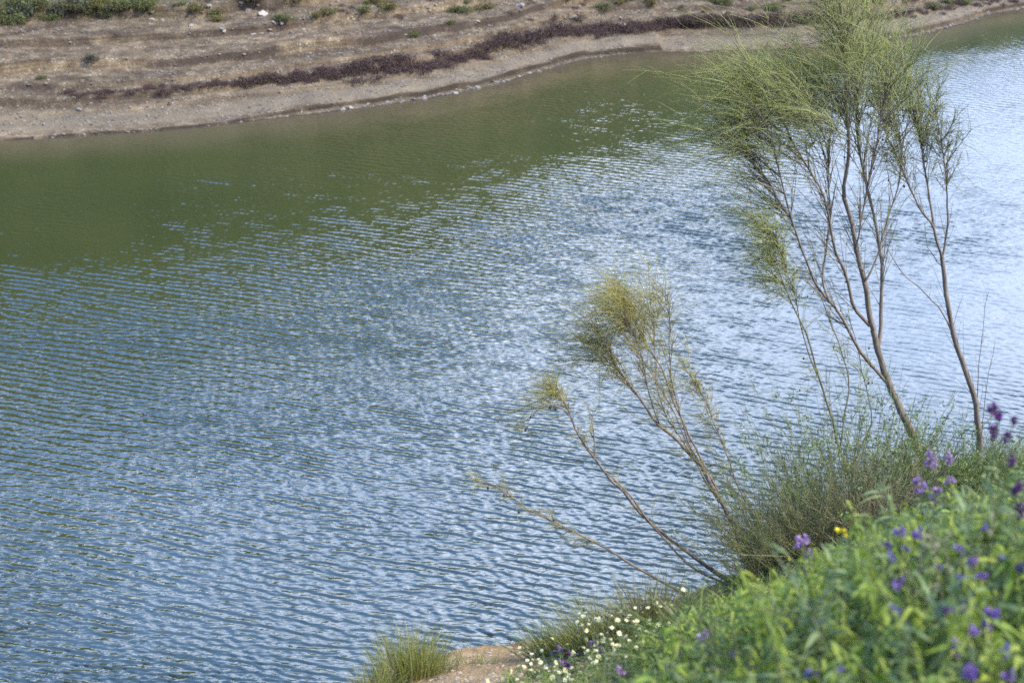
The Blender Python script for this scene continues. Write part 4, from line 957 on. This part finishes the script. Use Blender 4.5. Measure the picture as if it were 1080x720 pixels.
for px, py, Y, hd, s in ((948, 567, 4.7, 1, 1), (970, 568, 4.7, 2, .9), (1018, 651, 4.3, 2, 1.1), (997, 648, 4.3, 1, 1), (1045, 655, 4.2, 2, 1.0), (1030, 674, 4.15, 1, .9), (1008, 688, 4.1, 1, 1.0), (1022, 717, 4.0, 1, 1.0), (1066, 716, 4.0, 1, .9), (1026, 640, 4.35, 1, .9), (1035, 612, 4.5, 1, .9), (1016, 614, 4.5, 1, .85), (949, 618, 4.4, 1, 1.0), (1012, 583, 4.7, 2, .8), (1025, 597, 4.6, 1, .8)):
    flowering(px, py, Y - (.32 if py > 572 else .1), 'violet', A, hd, s, G)
A2 = 'blue violet flowers on a short stem in the foreground growth'
for px, py, Y, s in ((938, 591, 4.6, .8), (955, 580, 4.7, .7), (1060, 593, 4.6, .9), (1060, 691, 4.1, 1.1), (858, 714, 4.3, 1.1), (886, 711, 4.3, .9), (990, 600, 4.6, .7), (942, 646, 4.35, .8), (1040, 560, 4.8, .8), (1075, 600, 4.6, .8)):
    flowering(px, py, Y - .3, 'blue', A2, 1, s, 'blue violet flowers in the foreground growth')
A3 = 'pale purple flowers beside the feet of the trees, behind the foreground growth'
for px, py, Y in ((980, 486, 6.6), (978, 496, 6.6), (999, 488, 6.6), (975, 520, 6.4), (1000, 512, 6.4), (988, 525, 6.3), (967, 513, 6.5)):
    flowering(px, py, Y, 'lilac', A3, 1, .85, 'pale purple flowers at the tree feet')
flowering(848, 580, 6.3, 'lilac', 'tall lilac flower spike in front of the brown bush, left of the yellow flower', 2, 1.25)
flowering(852, 604, 6.3, 'lilac', 'faint lilac flower low under the tall lilac spike', 1, .8)
flowering(745, 680, 6.0, 'lilac', 'broad lilac purple flower cluster standing alone over the sedge', 5, 1.1)
flowering(737, 684, 6.0, 'violet', 'single bright magenta violet bloom at the side of the broad lilac cluster', 1, .6)
flowering(1053, 443, 5.0, 'spike', 'tallest dark purple flower spike rising against the water at the right', 1, 1.0)
flowering(1047, 461, 5.05, 'spike', 'rounder purple flower head just below the tallest dark spike', 1, .65)
for px, py, Y, s, lab in ((1068, 449, 4.8, .5, 'small dark purple bud spike right of the tallest spike, against the water'), (1060, 466, 4.9, .5, 'little dark purple head below the bud spike, against the water'),
                          (1066, 492, 4.7, .6, 'dark purple flower head above the right edge of the green growth'), (1070, 520, 4.6, .7, 'dark purple flower head at the right margin among green leaves'), (1073, 545, 4.5, .7, 'lowest of the dark purple heads along the right margin')):
    flowering(px, py, Y, 'spike', lab, 1, s)
for i in range(15):
    px = 575 + 70 * R.rand(); py = 676 + 36 * R.rand(); c = on(px, py + 12)
    flowering(px, py, c[1], ('lilac', 'spike', 'blue')[i % 3], 'small greyish purple flower by the bare soil, left of the daisies', 1, .75, 'greyish purple flowers by the bare soil')
for px, py, Y in ((700, 705, 5.6), (772, 695, 5.2), (812, 668, 5.2), (655, 712, 6.2), (722, 690, 5.8), (905, 602, 5.2)):
    flowering(px, py, Y, 'lilac', 'pale lilac flower spike at the lower left edge of the foreground growth', 1, .7, 'pale lilac spikes at the edge of the foreground growth')
# yellow flowers
YH = flower_cluster(901, M_YEL, 8, .03, .02, .013)
def yellow(px, py, Y, s, label):
    FC['yellow'] = [YH] * 3; flowering(px, py, Y, 'yellow', label, 1, s)
yellow(888, 566, 6.2, 1.1, 'tall yellow flower in front of the brown tangled bush')
yellow(1053, 673, 4.2, .6, 'small yellow flower among the violet blooms at the lower right')
for i, (px, py) in enumerate(((866, 590), (832, 590), (872, 612), (800, 612), (812, 625))):
    p = P(px, py, 9.5); yellow(px, py, 9.6, .45, ('tiny pale yellow bloom right of the lilac spike', 'tiny pale yellow bloom left of the lilac spike', 'tiny yellow bloom under the tall yellow flower', 'tiny yellow bloom near the feet of the arching stems', 'tiny yellow bloom below the olive wispy bush')[i])

# ---- ground cover nobody could count
def cover():
    n = 15000; px = R.uniform(600, 1150, n); Y = R.uniform(5.2, 13.6, n); x = (px - 540) / FPX * Y * 1.06
    a = x / Y; ly = np.interp(a, LA, _l[:, 1]); k = (Y < ly + .15) & (a > .045 - .0 * Y) & (fbm(x * 1.6, Y * 1.6, 3) > -.12 - .10 * (a > .12)); x, Y = x[k], Y[k]; n = len(x)
    b = np.c_[x, Y, near_z(x, Y) - .01]
    h = n // 2
    v, f = blades(b[:h], np.c_[R.randn(h, 2) * .5, np.ones(h)], .05 + .10 * R.rand(h), .006, np.c_[.03 * R.randn(h, 2), -.02 * np.ones(h)], 3, 'grass', side=R.randn(h, 3))
    mb = MB().add(v, f, 0)
    v, f = blades(b[h:], np.c_[R.randn(n - h, 2), .3 + .5 * R.rand(n - h)], .025 + .03 * R.rand(n - h), .014, np.c_[.01 * R.randn(n - h, 2), -.01 * np.ones(n - h)], 3, 'leaf', side=np.array([0, 0, 1.]) + .4 * R.randn(n - h, 3))
    mb.add(v, f, 1); o = mb.build('ground_cover', [M_GRASSG, M_LEAFD]); tag(o, kind='stuff')
    # the growth carries on along the bank, past the edge of the photograph
    n = 90000; x = R.uniform(.8, 8, n); Y = R.uniform(1.5, 15, n); a = x / Y; ly = np.interp(np.clip(a, -1.3, 1.4), LA, _l[:, 1])
    k = (Y < ly + .3) & (a > .272 + .02 * R.rand(n)); x, Y = x[k], Y[k]; n = len(x); hh = .5 + 1.1 * vnoise(x * 1.3, Y * 1.3); b = np.c_[x, Y, near_z(x, Y) - .02]; h = n // 3
    v, f = blades(b[:h], np.c_[R.randn(h, 2) * .35, np.ones(h)], (.14 + .18 * R.rand(h)) * hh[:h], .009, np.c_[.05 * R.randn(h, 2), -.05 * np.ones(h)], 3, 'grass', side=R.randn(h, 3)); mb = MB().add(v, f, 0)
    m = n - h; b2 = b[h:].copy(); b2[:, 2] += .26 * R.rand(m) * hh[h:]
    v, f = blades(b2, np.c_[R.randn(m, 2), .4 + .4 * R.randn(m)], .03 + .04 * R.rand(m), .016, np.c_[.01 * R.randn(m, 2), -.015 * np.ones(m)], 3, 'leaf', side=np.array([0, 0, 1.]) + .4 * R.randn(m, 3)); mb.add(v, f, 1)
    o = mb.build('meadow_grass', [M_GRASSG, M_LEAFD]); tag(o, kind='stuff')
    n = 5200; x = R.uniform(-1.2, 1.6, n); Y = R.uniform(8.6, 12.5, n); b = np.c_[x, Y, near_z(x, Y) - .005]
    v, f = blades(b, np.c_[R.randn(n, 2) * .8, np.ones(n) * .7], .02 + .05 * R.rand(n), .003, np.c_[.02 * R.randn(n, 2), -.015 * np.ones(n)], 2, 'grass', side=R.randn(n, 3))
    o = MB().add(v, f).build('withered_grass', M_STRAWN); tag(o, kind='stuff')
    n = 2600; x = R.uniform(-1.4, 1.2, n); Y = R.uniform(8.6, 11.6, n); sz = .003 + .014 * R.rand(n) ** 3
    V = ICO1[0][None] * np.array([1.2, 1, .7]) * (1 + .15 * R.randn(n, len(ICO1[0]), 1)) * sz[:, None, None] + np.c_[x, Y, near_z(x, Y)][:, None]
    F = (np.arange(n)[:, None, None] * len(ICO1[0]) + ICO1[1][None]).reshape(-1, 3)
    o = MB().add(V.reshape(-1, 3), F).build('grit', stone_mat('soil_crumb', (0.27, 0.215, 0.15), (0.12, 0.09, 0.062)), smooth_=False); tag(o, kind='stuff')
cover()
